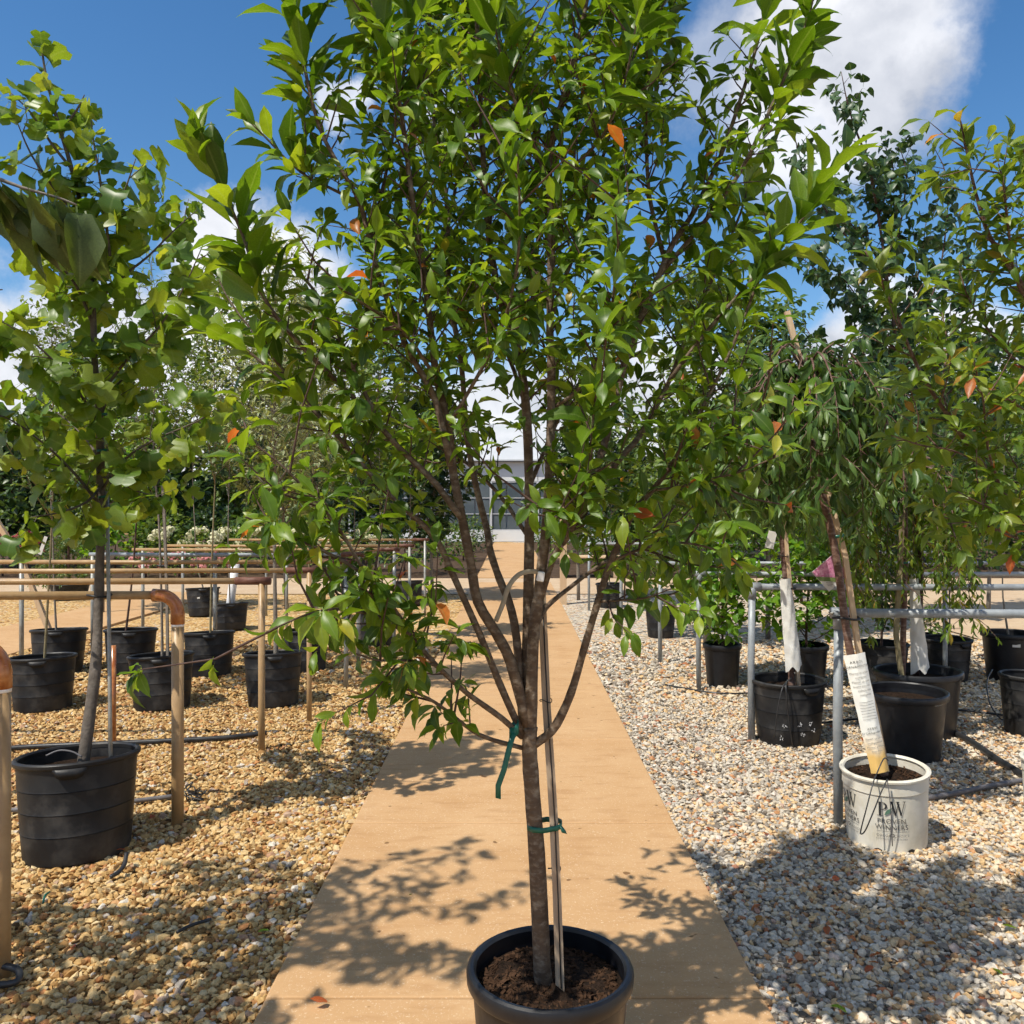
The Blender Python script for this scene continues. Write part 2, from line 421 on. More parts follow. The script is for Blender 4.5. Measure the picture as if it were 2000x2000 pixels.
M['bark'] = surf('cherry_bark', (.075, .048, .030), (.135, .095, .062), scale=22, rough=.75, bump=.5, bscale=60, c3=(.22, .185, .14), scale3=44, stretch=(1, 1, 1.7))
M['bark_dark'] = surf('young_bark', (.055, .03, .024), (.10, .06, .045), scale=40, rough=.7, bump=.3, bscale=120)
M['bark_grey'] = surf('grey_bark', (.15, .13, .105), (.23, .20, .165), scale=35, rough=.8, bump=.3, bscale=110)
M['bark_red'] = surf('weeping_cherry_bark', (.085, .042, .028), (.15, .085, .06), scale=26, rough=.55, bump=.4, bscale=100, stretch=(1, 1, 3), c3=(.24, .18, .15), scale3=26)
M['bark_tulip'] = surf('tulip_bark', (.075, .062, .050), (.13, .11, .09), scale=30, rough=.8, bump=.4, bscale=90)
M['bark_olive'] = surf('olive_bark', (.17, .14, .075), (.24, .20, .11), scale=30, rough=.8, bump=.3, bscale=110)
M['wood'] = surf('weathered_stake_wood', (.33, .24, .16), (.40, .32, .23), scale=60, rough=.8, bump=.3, bscale=150, stretch=(1, 1, .06), c3=(.24, .18, .12), scale3=30)
M['wood_pale'] = surf('pale_stake_wood', (.50, .34, .20), (.56, .42, .27), scale=60, rough=.75, bump=.2, bscale=150, stretch=(1, 1, .06))
M['pot'] = surf('black_nursery_plastic', (.007, .007, .008), (.016, .016, .016), scale=9, rough=.5, spec=.32, bump=.06, bscale=40, c3=(.055, .051, .046), scale3=7)
M['pot_glossy'] = surf('dark_glossy_plastic', (.006, .006, .008), (.012, .013, .015), scale=14, rough=.4, spec=.4, bump=.03, bscale=60)
M['pot_white'] = surf('white_pot_plastic', (.76, .72, .62), (.70, .65, .53), scale=8, rough=.45, spec=.4, c3=(.50, .45, .33), scale3=6, transl=.12)
M['soil'] = surf('bark_mulch_soil', (.012, .008, .005), (.034, .020, .013), scale=80, rough=.95, spec=.1, bump=1.0, bscale=140)
M['chip'] = surf('mulch_chip', (.022, .012, .007), (.075, .040, .022), scale=25, rough=.9, spec=.1)
M['pipe_tan'] = surf('tan_painted_pipe', (.33, .205, .09), (.40, .265, .13), scale=14, rough=.42, spec=.4, c3=(.26, .17, .09), scale3=6)
M['pipe_grey'] = surf('galvanised_pipe', (.24, .265, .28), (.31, .335, .345), scale=30, rough=.55, spec=.45, metal=.25, c3=(.22, .225, .225), scale3=9)
M['pipe_steel'] = surf('dull_steel_pipe', (.25, .25, .23), (.33, .33, .30), scale=22, rough=.5, spec=.5, metal=.35, c3=(.22, .18, .13), scale3=8)
M['elbow'] = surf('amber_resin_elbow', (.30, .085, .02), (.46, .19, .06), scale=26, rough=.2, spec=.6, c3=(.24, .07, .02), scale3=16)
M['coupling'] = surf('brown_rusted_coupling', (.10, .040, .025), (.16, .075, .05), scale=25, rough=.55)
M['hose'] = surf('black_irrigation_hose', (.014, .014, .015), (.03, .03, .03), scale=20, rough=.42, spec=.5)
M['hose_grey'] = surf('dusty_grey_hose', (.10, .095, .10), (.15, .14, .14), scale=20, rough=.5)
M['tape'] = surf('green_tie_tape', (.01, .11, .075), (.012, .15, .10), scale=40, rough=.35, spec=.5, transl=.2)
M['paper'] = surf('white_paper', (.74, .73, .68), (.68, .66, .60), scale=10, rough=.7, spec=.2, transl=.15, bump=.3, bscale=30)
M['clip'] = surf('white_clip_plastic', (.80, .80, .80), (.72, .72, .72), scale=60, rough=.5)
M['ink'] = surf('black_ink', (.03, .03, .032), rough=.7, spec=.2)
M['ink_soft'] = surf('grey_ink', (.075, .072, .065), rough=.8, spec=.1)
M['ink_faint'] = surf('faint_grey_ink', (.24, .23, .21), rough=.8, spec=.1)
M['ink_green'] = surf('green_print', (.10, .19, .13), rough=.7, spec=.2)
M['tie'] = surf('black_tie_tube', (.012, .012, .013), rough=.45, spec=.4)
M['strap'] = surf('clear_plastic_strap', (.42, .37, .28), (.50, .45, .36), scale=50, rough=.3, transl=.45)
M['orange'] = surf('orange_flagging', (.75, .17, .02), rough=.5, transl=.25)

# lettering outlines
_txt = {}
def text_mesh(s, size, spacing=1.0):
    if (s, spacing) not in _txt: _txt[(s, spacing)] = _text_raw(s, spacing)
    v, f = _txt[(s, spacing)]; return v * size, f
def _text_raw(s, spacing):
    size = 1.0
    cu = bpy.data.curves.new('t', 'FONT'); cu.body = s; cu.size = size; cu.align_x = 'CENTER'; cu.space_character = spacing
    cu.resolution_u = 3
    o = bpy.data.objects.new('t', cu); col.objects.link(o)
    dg = bpy.context.evaluated_depsgraph_get(); dg.update()
    me = bpy.data.meshes.new_from_object(o.evaluated_get(dg))
    v = np.array([q.co[:] for q in me.vertices]); f = [tuple(p.vertices) for p in me.polygons]
    bpy.data.objects.remove(o); bpy.data.curves.remove(cu); bpy.data.meshes.remove(me)
    return v, f
for _s, _sp in (('PROVEN', 1.05), ('WINNERS', 1.05), ('COLOR', 1.25), ('CHOICE', 1.25), ('FLOWERING SHRUBS', 1.4), ('ARBOL', 1.25), ('ORNAMENTAL', 1.12), ('ARBRE', 1.25), ("D'ORNEMENT", 1.1),
                ('Plantar un arbol', 1.0), ('inteligente', 1.0), ('buena eleccion', 1.0), ('todavia esta', 1.0), ('Planter un arbre', 1.0), ('intelligemment', 1.0), ('bon choix', 1.0)):
    text_mesh(_s, 1.0, _sp)       # made first, while the scene is still small
# ------------------------------------------------------------------ the setting: ground, walkways, drive, gravel
PL, PR = -0.74, 0.755        # main walkway edges
SL0, SL1 = -6.25, -5.02      # parallel walkway on the left
SR0 = 5.25                   # paved yard on the right
def sheet(name, x0, x1, y0, y1, z, mat):
    v = np.array([(x0,y0,z),(x1,y0,z),(x1,y1,z),(x0,y1,z)], dtype=float)
    o = add_obj(name, np_mesh(name, v, [np.array([[0,1,2,3]])], smooth=False), mat)
    return tag(o, kind='structure')
g = sheet('ground', -400, 400, -30, 900, 0.0, M['ground'])
tag(g, 'gravel bed of the nursery, tan beside one side of the walkway and grey beside the other', 'gravel bed')

def slab_path(name, label, x0, x1, y_start, pitch, n, mat):
    root = empty(name, ((x0 + x1) / 2, y_start, 0)); tag(root, label, 'walkway', kind='structure')
    w = (x1 - x0) / 2
    me = bevel_box_mesh('slab', (-w, 0.0025, -0.06), (w, pitch - 0.0025, 0.03), 0.007, 2); me.materials.append(mat)
    for k in range(n):
        o = add_obj('slab', me, None, root, (0, k * pitch, 0))
        o.rotation_euler = (rng.normal(0, .0006), rng.normal(0, .0008), 0)
    return root
slab_path('walkway', 'tan concrete walkway of square slabs running under the potted cherry tree', PL, PR, 2.53 - 1.40 * 3, 1.40, 13, M['concrete'])
slab_path('side_walkway', 'narrow tan concrete walkway running behind the rows of black pots', SL0, SL1, 2.0, 1.40, 9, M['concrete'])
slab_path('far_walkway', 'far stretch of tan concrete walkway leading on to the greenhouse', PL, PR, 17.62, 1.40, 12, M['concrete'])
M['bed'] = surf('dark_mulch_bed', (.05, .032, .02), (.10, .065, .04), scale=6, rough=.95, spec=.1, bump=.8, bscale=30)
tag(sheet('planting_bed', -60, PL - .02, 17.62, 46, 0.010, M['bed']), 'dark mulch bed under the hydrangeas and trees behind the drive', 'planting bed')
tag(sheet('planting_bed', PR + .02, 60, 17.62, 46, 0.010, M['bed']), 'dark mulch bed behind the drive beyond the galvanised racks', 'planting bed')
tag(sheet('driveway', -60, 60, 14.45, 17.6, 0.012, M['concrete_far']), 'pale concrete drive crossing behind the pot rows', 'driveway')
tag(sheet('paved_yard', SR0, 40, -2, 14.44, 0.016, M['concrete_far']), 'pale concrete yard beyond the galvanised racks', 'yard')

# gravel stones, real geometry as far as they can be told apart
ICO_V = None
def ico():
    t = (1 + 5 ** .5) / 2
    v = np.array([(-1,t,0),(1,t,0),(-1,-t,0),(1,-t,0),(0,-1,t),(0,1,t),(0,-1,-t),(0,1,-t),(t,0,-1),(t,0,1),(-t,0,-1),(-t,0,1)], dtype=float)
    v /= np.linalg.norm(v[0])
    f = np.array([(0,11,5),(0,5,1),(0,1,7),(0,7,10),(0,10,11),(1,5,9),(5,11,4),(11,10,2),(10,7,6),(7,1,8),(3,9,4),(3,4,2),(3,2,6),(3,6,8),(3,8,9),(4,9,5),(2,4,11),(6,2,10),(8,6,7),(9,8,1)])
    return v, f
OCT_V = np.array([(1,0,0),(-1,0,0),(0,1,0),(0,-1,0),(0,0,1),(0,0,-1)], dtype=float)
OCT_F = np.array([(0,2,4),(2,1,4),(1,3,4),(3,0,4),(2,0,5),(1,2,5),(3,1,5),(0,3,5)])
def rot_mats(n, tilt=.5):
    a = rng.uniform(0, 2*np.pi, n); b = rng.normal(0, tilt, n); c = rng.normal(0, tilt, n)
    ca, sa, cb, sb, cc, sc = np.cos(a), np.sin(a), np.cos(b), np.sin(b), np.cos(c), np.sin(c)
    Z = np.zeros(n); O = np.ones(n)
    Rz = np.stack([ca,-sa,Z, sa,ca,Z, Z,Z,O], -1).reshape(n,3,3)
    Rx = np.stack([O,Z,Z, Z,cb,-sb, Z,sb,cb], -1).reshape(n,3,3)
    Ry = np.stack([cc,Z,sc, Z,O,Z, -sc,Z,cc], -1).reshape(n,3,3)
    return Rz @ Rx @ Ry
def stones(pos, size, tv, tf, jitter=.28):
    n = len(pos); V = np.tile(tv[None], (n, 1, 1)) * (1 + rng.normal(0, jitter, (n, len(tv), 1)))
    ax = np.stack([rng.uniform(.85, 1.35, n), rng.uniform(.7, 1.1, n), rng.uniform(.45, .8, n)], -1)
    V = V * ax[:, None, :] * size[:, None, None]
    V = np.einsum('nij,nkj->nki', rot_mats(n, .35), V) + pos[:, None, :]
    Fc = tf[None] + (np.arange(n) * len(tv))[:, None, None]
    return V.reshape(-1, 3), Fc.reshape(-1, 3)
def grid_pts(y0, y1, cell, side):
    out = []
    y = y0
    while y < y1:
        half = 0.615 * y + 0.75
        if side < 0: a, b = -half, PL - .004
        else: a, b = PR + .004, half
        if side > 0: b = min(b, SR0 - .01)
        else: a = max(a, SL1 + .01)
        if b > a:
            x = np.arange(a + cell * .35, b - cell * .2, cell); x = x + rng.uniform(-.45, .45, len(x)) * cell
            x = np.clip(x, a + cell * .3, b - cell * .3)
            out.append(np.stack([x, y + rng.uniform(-.5, .5, len(x)) * cell, np.zeros(len(x))], -1))
        y += cell
    return np.concatenate(out)
iv, if_ = ico()
for side, mname, label in ((-1, 'stone_tan', 'tan and golden crushed gravel beside the walkway'), (1, 'stone_grey', 'grey gravel mixed with tan stones beside the walkway')):
    mb = MB()
    for y0, y1, cell, tv, tf in ((2.0, 4.3, .0200, iv, if_), (4.3, 6.6, .024, OCT_V, OCT_F), (6.6, 9.4, .036, OCT_V, OCT_F)):
        p = grid_pts(y0, y1, cell, side); n = len(p)
        sz = cell * rng.choice([.52, .62, .75, .95], n, p=[.3, .35, .25, .10])
        if side > 0: sz *= .92
        p[:, 2] = sz * .25 + rng.uniform(-.15, .55, n) * cell * .6
        v, f = stones(p, sz, tv, tf, .2 if tv is iv else .14)
        tn = rng.uniform(0, 1, n)
        if side > 0:     # more tan stones away from the walkway edge
            tanfac = np.clip((p[:, 0] - 1.0 + .5 * np.sin(p[:, 1] * 2.1) + .3 * np.sin(p[:, 0] * 5 + p[:, 1])) * .4 + np.clip(3.6 - p[:, 1], 0, 1) * .25 * (p[:, 0] > 1.0), 0, .55)
            sw = rng.uniform(0, 1, n) < tanfac; tn[sw] = rng.uniform(.66, .93, sw.sum())
        else:
            sw = rng.uniform(0, 1, n) < .10 * (p[:, 0] > -1.1); tn[sw] = rng.uniform(.94, 1, sw.sum())
        mb.add(v, f, tint=np.repeat(tn, len(tv)))
    o = mb.build('gravel', M[mname], smooth=False)
    tag(o, label, 'gravel', kind='stuff')

# ------------------------------------------------------------------ pots
def pot_meshes(name, rt, rb, h, style='ribbed', n=44, wob=.006):
    """returns lathe meshes for wall and rim; rt/rb outer radii top/bottom"""
    prof = [(0.0, .004), (rb * .86, .004), (rb * .95, .0), (rb, .010)]
    ribs = {'ribbed': [.30, .52, .74], 'smooth': [], 'nursery': [.28, .55, .80], 'white': []}[style]
    ztop = h * .97
    def rad(t): return rb + (rt * .955 - rb) * t
    t_prev = .02
    for t in ribs:
        for dt, dr in ((-.016, .0008), (-.004, .0008), (-.003, -.0035), (.003, -.0035), (.004, .0030), (.016, .0012)): prof.append((rad(t + dt) + dr, ztop * (t + dt)))
    if style == 'white':
        prof += [(rad(.80), ztop * .80), (rad(.82) + .004, ztop * .82)]
    prof.append((rad(.97), ztop * .97))
    th = .005
    wall = prof + [(rad(.97) - th, ztop * .97), (rad(.5) - th, ztop * .5), (rb - th, .02)]
    lip = .042 if style == 'smooth' else (.024 if style != 'white' else .016)
    bulge = .012 if style == 'smooth' else .009
    r0 = rad(.97) - th - .001
    rim = [(r0, h - lip), (rt * .962, h - lip - .002), (rt * .99, h - lip), (rt + bulge * .2, h - lip * .8), (rt + bulge * .3, h - lip * .3), (rt, h - .004), (rt - .006, h), (rt - .014, h - .001), (rt - .020, h - .008), (r0 - .001, h - lip)]
    mw = np_mesh('pot_wall', *(lambda q: (q[0], [q[1]]))(lathe(wall, n, wob)))
    mr = np_mesh('pot_rim', *(lambda q: (q[0], [q[1]]))(lathe(rim, n, wob)))
    for me in (mw, mr):
        me.set_sharp_from_angle(angle=R(28))
    return mw, mr
def soil_mesh(r, n=20, m=7, amp=.012):
    V = [(0, 0, amp)]; Fq = []; Ft = []
    for i in range(1, m + 1):
        for k in range(n):
            a = 2 * math.pi * k / n; rr = r * i / m
            V.append((rr * math.cos(a), rr * math.sin(a), amp * (1 - .6 * (i / m)) + random.gauss(0, amp * .4) * (i < m)))
    for k in range(n): Ft.append((0, 1 + k, 1 + (k + 1) % n))
    for i in range(m - 1):
        for k in range(n):
            a = 1 + i * n + k; b = 1 + i * n + (k + 1) % n; Fq.append((a, a + n, b + n, b))
    return np_mesh('soil', np.array(V), [np.array(Ft), np.array(Fq)])
PARTS = {}
def pot(label, X, Y, dia, h, dbot=None, style='ribbed', mat='pot', tilt=(0, 0), group=None, soil=.10, name='plant_pot', handles=True, cat='plant pot', z=0.0, rz=0):
    rt = dia / 2; rb = (dbot or dia * .80) / 2
    root = empty(name, (X, Y, z), (tilt[0], tilt[1], rz)); tag(root, label, cat, group)
    mw, mr = pot_meshes(name, rt, rb, h, style)
    wall = add_obj('pot_wall', mw, M[mat], root); rim = add_obj('pot_rim', mr, M[mat], root)
    rs = rb + (rt * .955 - rb) * (1 - soil / h) - .006
    so = add_obj('soil', soil_mesh(rs), M['soil'], root, (0, 0, h - soil))
    PARTS[root.name] = (wall, rim, so)
    if handles and style in ('ribbed', 'nursery'):
        for a in (-math.pi / 2 + .35 + rz, math.pi / 2 + .35 + rz):
            mb = MB(); w = .26
            angs = np.linspace(a - w, a + w, 9); r_out = rt + .004; r_in = rt * .94
            ring = []
            for q in angs:
                c, s = math.cos(q), math.sin(q); d = .035 * (1 - abs((q - a) / w) ** 4)
                ring += [(r_in*c, r_in*s, h-.030-d), (r_out*c, r_out*s, h-.030-d), (r_out*c, r_out*s, h-.022), (r_in*c, r_in*s, h-.022)]
            fs = [(4*i+j, 4*i+(j+1)%4, 4*(i+1)+(j+1)%4, 4*(i+1)+j) for i in range(8) for j in range(4)] + [(0,3,2,1), (32,33,34,35)]
            mb.add(np.array(ring), np.array(fs)); mb.build('handle', M[mat], rim)
    return root
def chips(root, r, z, n, name='mulch_chips'):
    mb = MB()
    for k in range(n):
        rr = r * math.sqrt(random.random()); a = random.uniform(0, 6.283)
        L = random.uniform(.006, .02) * (2.4 if random.random() < .04 else 1); w = random.uniform(.0015, .004); t = random.uniform(.001, .003)
        v, f = box((-L/2, -w, -t), (L/2, w, t))
        mt = Euler((random.gauss(0, .4), random.gauss(0, .35), random.uniform(0, 6.28))).to_matrix()
        v = v @ np.array(mt).T + np.array([rr*math.cos(a), rr*math.sin(a), z + .006 + random.uniform(-.003, .006)])
        mb.add(v, f)
    o = mb.build(name, M['chip'], PARTS[root.name][2], smooth=False, loc=(0, 0, -PARTS[root.name][2].location.z)); o['kind'] = 'stuff'

D0 = 2.09; X0 = gx(1074, D0)
main_pot = pot('large black plastic pot with a thick rolled rim standing on the walkway', X0, D0, .405, .37, .33, 'smooth', 'pot_glossy', soil=.055)
chips(main_pot, .168, .37 - .055, 1500)

# tan side
tiltL = (R(-8.5), R(-3.5))
pot_tulip = pot('big scuffed black pot holding the tulip tree tied to the tan pipe rack', gx(152, 3.68), 3.68, .50, .43, .42, 'ribbed', 'pot', tilt=(R(-4.5), R(-2.2)), soil=.07, z=-.008)
left_pots = [  # x px, base row, dia, height, label
    (84, 1392, .46, .395, 'black pot with a pale sapling stem, behind the amber elbow at the rack end'),
    (114, 1322, .47, .40, 'black pot with a grey sapling stem, in the row nearest the side walkway'),
    (254, 1322, .45, .40, 'black pot holding a thin dark leaning stem behind the tulip tree trunk'),
    (317, 1389, .47, .40, 'black pot standing half behind the upright tan post with the amber elbow'),
    (409, 1327, .44, .39, 'black pot with loose soil and an olive stem, between two tan posts'),
    (534, 1384, .44, .40, 'black pot behind the tan post, holding the grey trunk of the variegated tree'),
    (597, 1318, .42, .38, 'black pot with an olive stem shaded by the variegated tree'),
    (397, 1210, .45, .39, 'black pot with a small white sticker and a wire bail near the drive'),
    (449, 1237, .44, .33, 'wide black tub with a pale scuff near the drive'),
    (735, 1268, .42, .38, 'black pot in the shade beside the walkway behind the cherry leaves'),
    (800, 1190, .42, .38, 'far black pot beside the walkway, near the drive'),
    (690, 1180, .42, .38, 'far black pot in the row behind the variegated tree'),
]
LP = []
for x, yb, d, h, lab in left_pots:
    D = gd(yb - 7); LP.append((gx(x, D), D, h))
    pot(lab, gx(x, D), D, d, h, d * .82, 'ribbed', 'pot', tilt=(R(rng.uniform(-5, -3)), R(rng.uniform(-3, 0))), soil=.05 if x in (409, 254) else .06)

# grey side
DW = 3.81
white_tilt = (R(2.5), R(-3.0))
pot_white = pot('white printed plastic pot with yellowed rim holding the leaning weeping cherry', gx(1732, DW), DW, .375, .335, .335, 'white', 'pot_white', tilt=white_tilt, soil=.055, handles=False)
chips(pot_white, .155, .335 - .055, 260)
right_pots = [  # x, base row, dia, height, style, label
    (1540, 1452, .475, .40, 'nursery', 'black pot with punched drain holes beside a galvanised post'),
    (1768, 1482, .48, .40, 'smooth', 'large smooth black pot close behind the white printed pot'),
    (1794, 1437, .55, .42, 'smooth', 'widest black tub, holding two staked trunks with a paper sleeve'),
    (1722, 1350, .42, .38, 'nursery', 'shaded black pot holding the tree with orange tinged leaves'),
    (1848, 1335, .41, .37, 'nursery', 'black pot with a thin grey stem in front of the paved yard'),
    (1974, 1335, .46, .42, 'smooth', 'flared black pot with a crooked bare stem near the paved yard'),
    (2008, 1440, .34, .40, 'nursery', 'tall narrow black pot with torn white labels'),
    (1818, 1282, .27, .20, 'nursery', 'small grey black pot holding a low leafy plant'),
    (1411, 1346, .315, .36, 'smooth', 'narrow black pot holding the lime green shrub'),
    (1575, 1350, .34, .37, 'smooth', 'black pot half hidden behind the paper sleeved trunk'),
    (1290, 1250, .36, .34, 'nursery', 'black pot deep in shade behind the lime green shrub'),
    (1190, 1192, .40, .36, 'nursery', 'grey black pot standing behind the far galvanised posts'),
]
RP = []
for x, yb, d, h, st, lab in right_pots:
    D = gd(yb - 6); RP.append((gx(x, D), D, h))
    pot(lab, gx(x, D), D, d, h, d * .80, st, 'pot' if st == 'nursery' else 'pot_glossy', tilt=(R(rng.uniform(-1, 1)), R(rng.uniform(-1, 1))), soil=.07)
pot_white2 = pot('plain white plastic pot standing by the end of the grey hose', gx(2072, 4.03), 4.03, .34, .30, .30, 'white', 'pot_white', soil=.05, handles=False)

def pot_front(root, dia, dbot, h, ang, z, off=.002):
    """point and frame on the outside wall of a pot, in the pot's own space"""
    r = (dbot / 2) + (dia / 2 * .955 - dbot / 2) * (z / (h * .97)) + off
    return np.array([r * math.cos(ang), r * math.sin(ang), z])
# punched drain holes with frayed pale edges, white stickers
bp = [o for o in bpy.data.objects if o.get('label', '').startswith('black pot with punched')][0]
for ang, z in ((-1.05, .11), (-1.45, .085), (-1.55, .15), (-1.2, .155), (-2.0, .14), (-2.1, .06)):
    p = pot_front(bp, .475, .38, .40, ang, z, .0015)
    mb = MB(); 
    for k in range(9):
        a = random.uniform(0, 6.28); L = random.uniform(.008, .02)
        d = np.array([-math.sin(ang) * math.cos(a), math.cos(ang) * math.cos(a), math.sin(a)])
        mb.add(*tube(np.array([p + d * .006, p + d * L]), .0011, 4))
    mb.build('torn_edge', M['clip'], PARTS[bp.name][0])
for lab, dia, db, h, spots in (('tall narrow black pot', .34, .272, .40, ((-1.75, .30, .022, .014), (-1.72, .20, .028, .018), (-2.1, .26, .018, .03), (-2.0, .17, .02, .02))),
                               ('flared black pot', .46, .368, .42, ((-1.9, .33, .03, .012),)),
                               ('black pot with a small white', .45, .369, .39, ((-1.5, .25, .018, .010),)),
                               ('large smooth black pot close', .48, .384, .40, ((-1.2, .365, .014, .011), (-1.05, .362, .018, .008)))):
    r_ = [o for o in bpy.data.objects if o.get('label', '').startswith(lab)][0]
    for ang, z, w, hh in spots:
        r0 = np.linalg.norm(pot_front(r_, dia, db, h, ang, z, .003)[:2]); q = np.linspace(-w / r0, w / r0, 5)
        v = []
        for a in q:
            for zz in (z - hh, z + hh + random.uniform(-.004, .004)):
                pp = pot_front(r_, dia, db, h, ang + a, zz, .003); v.append(pp)
        f = [(2*i, 2*i+2, 2*i+3, 2*i+1) for i in range(4)]
        MB().add(np.array(v), np.array(f)).build('sticker', M['paper'], PARTS[r_.name][0])

# ------------------------------------------------------------------ lettering on the white pot
def poly_mesh(name, v, f, mat, parent):
    me = bpy.data.meshes.new(name); me.from_pydata([tuple(p) for p in v], [], [tuple(q) for q in f]); me.update()
    return add_obj(name, me, mat, parent)
def serif_P():
    v, f = [], []
    def rect(x0, y0, x1, y1):
        n = len(v); v.extend([(x0,y0,0),(x1,y0,0),(x1,y1,0),(x0,y1,0)]); f.append((n,n+1,n+2,n+3))
    rect(.14, 0, .29, 1); rect(.02, 0, .41, .035); rect(.02, .965, .29, 1)
    n = len(v)
    for k in range(13):
        a = math.pi / 2 - math.pi * k / 12
        v.append((.29 + .40 * math.cos(a), .72 + .28 * math.sin(a), 0)); v.append((.29 + .27 * math.cos(a), .72 + .245 * math.sin(a), 0))
    for k in range(12): f.append((n+2*k, n+2*k+2, n+2*k+3, n+2*k+1))
    return v, f
def serif_W():
    v, f = [], []
    def stroke(x0, x1, w0, y0=1, y1=0):
        n = len(v); v.extend([(x0,y0,0),(x1,y1,0),(x1+w0,y1,0),(x0+w0,y0,0)]); f.append((n,n+1,n+2,n+3))
    stroke(.04, .30, .13); stroke(.58, .33, .05); stroke(.44, .70, .13); stroke(1.0, .74, .05)
    for a, b in ((-.03, .24), (.38, .66), (.90, 1.12)):
        n = len(v); v.extend([(a,.965,0),(b,.965,0),(b,1,0),(a,1,0)]); f.append((n,n+1,n+2,n+3))
    return v, f
WD, WB, WH = .375, .335, .335
def wrap_on_pot(name, v, f, ang0, z0, mat, root, sx=1.0, off=.0035, dia=WD, db=WB, h=WH):
    out = []
    for x, y, _ in v:
        z = z0 + y; r = np.linalg.norm(pot_front(root, dia, db, h, 0, z, 0)[:2]) + off
        a = ang0 + x * sx / r
        out.append((r * math.cos(a), r * math.sin(a), z))
    return poly_mesh(name, out, f, mat, PARTS[root.name][0])
def pw_logo(ang, full=True):
    s = .062
    v, f = serif_P(); wrap_on_pot('lettering', [(x*s - .060, y*s, 0) for x, y, _ in v], f, ang, .178, M['ink'], pot_white)
    v, f = serif_W(); wrap_on_pot('lettering', [(x*s*.95 - .006, y*s, 0) for x, y, _ in v], f, ang, .183, M['ink'], pot_white)
    lf = [(math.sin(t*math.pi)*.0075*(1 if k else -1), t*.046-.023, 0) for k, ts in ((0, np.linspace(0,1,9)), (1, np.linspace(1,0,9)[1:-1])) for t in ts]
    ca, sa = math.cos(-.75), math.sin(-.75)
    lf = [(x*ca - y*sa - .014, x*sa + y*ca + .021, 0) for x, y, _ in lf]
    wrap_on_pot('leaf_mark', lf, [tuple(range(len(lf)))], ang, .178, M['ink_green'], pot_white, off=.0042)
    for s_, size, z, m, sp in (('PROVEN', .0300, .146, 'ink_soft', 1.05), ('WINNERS', .0300, .119, 'ink_soft', 1.05), ('COLOR', .0150, .0865, 'ink_soft', 1.25), ('CHOICE', .0150, .0865, 'ink_faint', 1.25), ('FLOWERING SHRUBS', .0105, .072, 'ink_faint', 1.4)):
        v, f = text_mesh(s_, size, sp); dx = {'COLOR': -.034, 'CHOICE': .040}.get(s_, 0)
        wrap_on_pot('lettering', [(x + dx, y, 0) for x, y, _ in v], f, ang, z, M[m], pot_white)
    n = 14; v = []; 
    for i in range(n + 1):
        x = -.062 + .124 * i / n; v += [(x, 0, 0), (x, .0014, 0)]
    wrap_on_pot('rule_line', v, [(2*i, 2*i+2, 2*i+3, 2*i+1) for i in range(n)], ang, .1095, M['ink_soft'], pot_white)
    v = []; n = 14
    for i in range(n + 1):
        a = -2.4 + 5.0 * i / n; v += [(.0085*math.cos(a), .0085*math.sin(a), 0), (.0052*math.cos(a), .0052*math.sin(a), 0)]
    wrap_on_pot('swirl_mark', [(x + .001, y, 0) for x, y, _ in v], [(2*i, 2*i+2, 2*i+3, 2*i+1) for i in range(n)], ang, .094, M['ink_soft'], pot_white)
fa = math.atan2(-DW, -gx(1732, DW))       # the side of the pot that looks at the viewer
pw_logo(fa + .14); pw_logo(fa - 1.05)
# drain notches in the foot of the white pot
for a in (fa - .20, fa + .62):
    r = WB / 2 + .0015
    v = []
    for q in np.linspace(-.016, .016, 5):
        for z in (.008, .030 - abs(q) * .35):
            v.append(((r + .0012) * math.cos(a + q / r), (r + .0012) * math.sin(a + q / r), z))
    MB().add(np.array(v), np.array([(2*i, 2*i+2, 2*i+3, 2*i+1) for i in range(4)])).build('drain_hole', M['tie'], PARTS[pot_white.name][0])

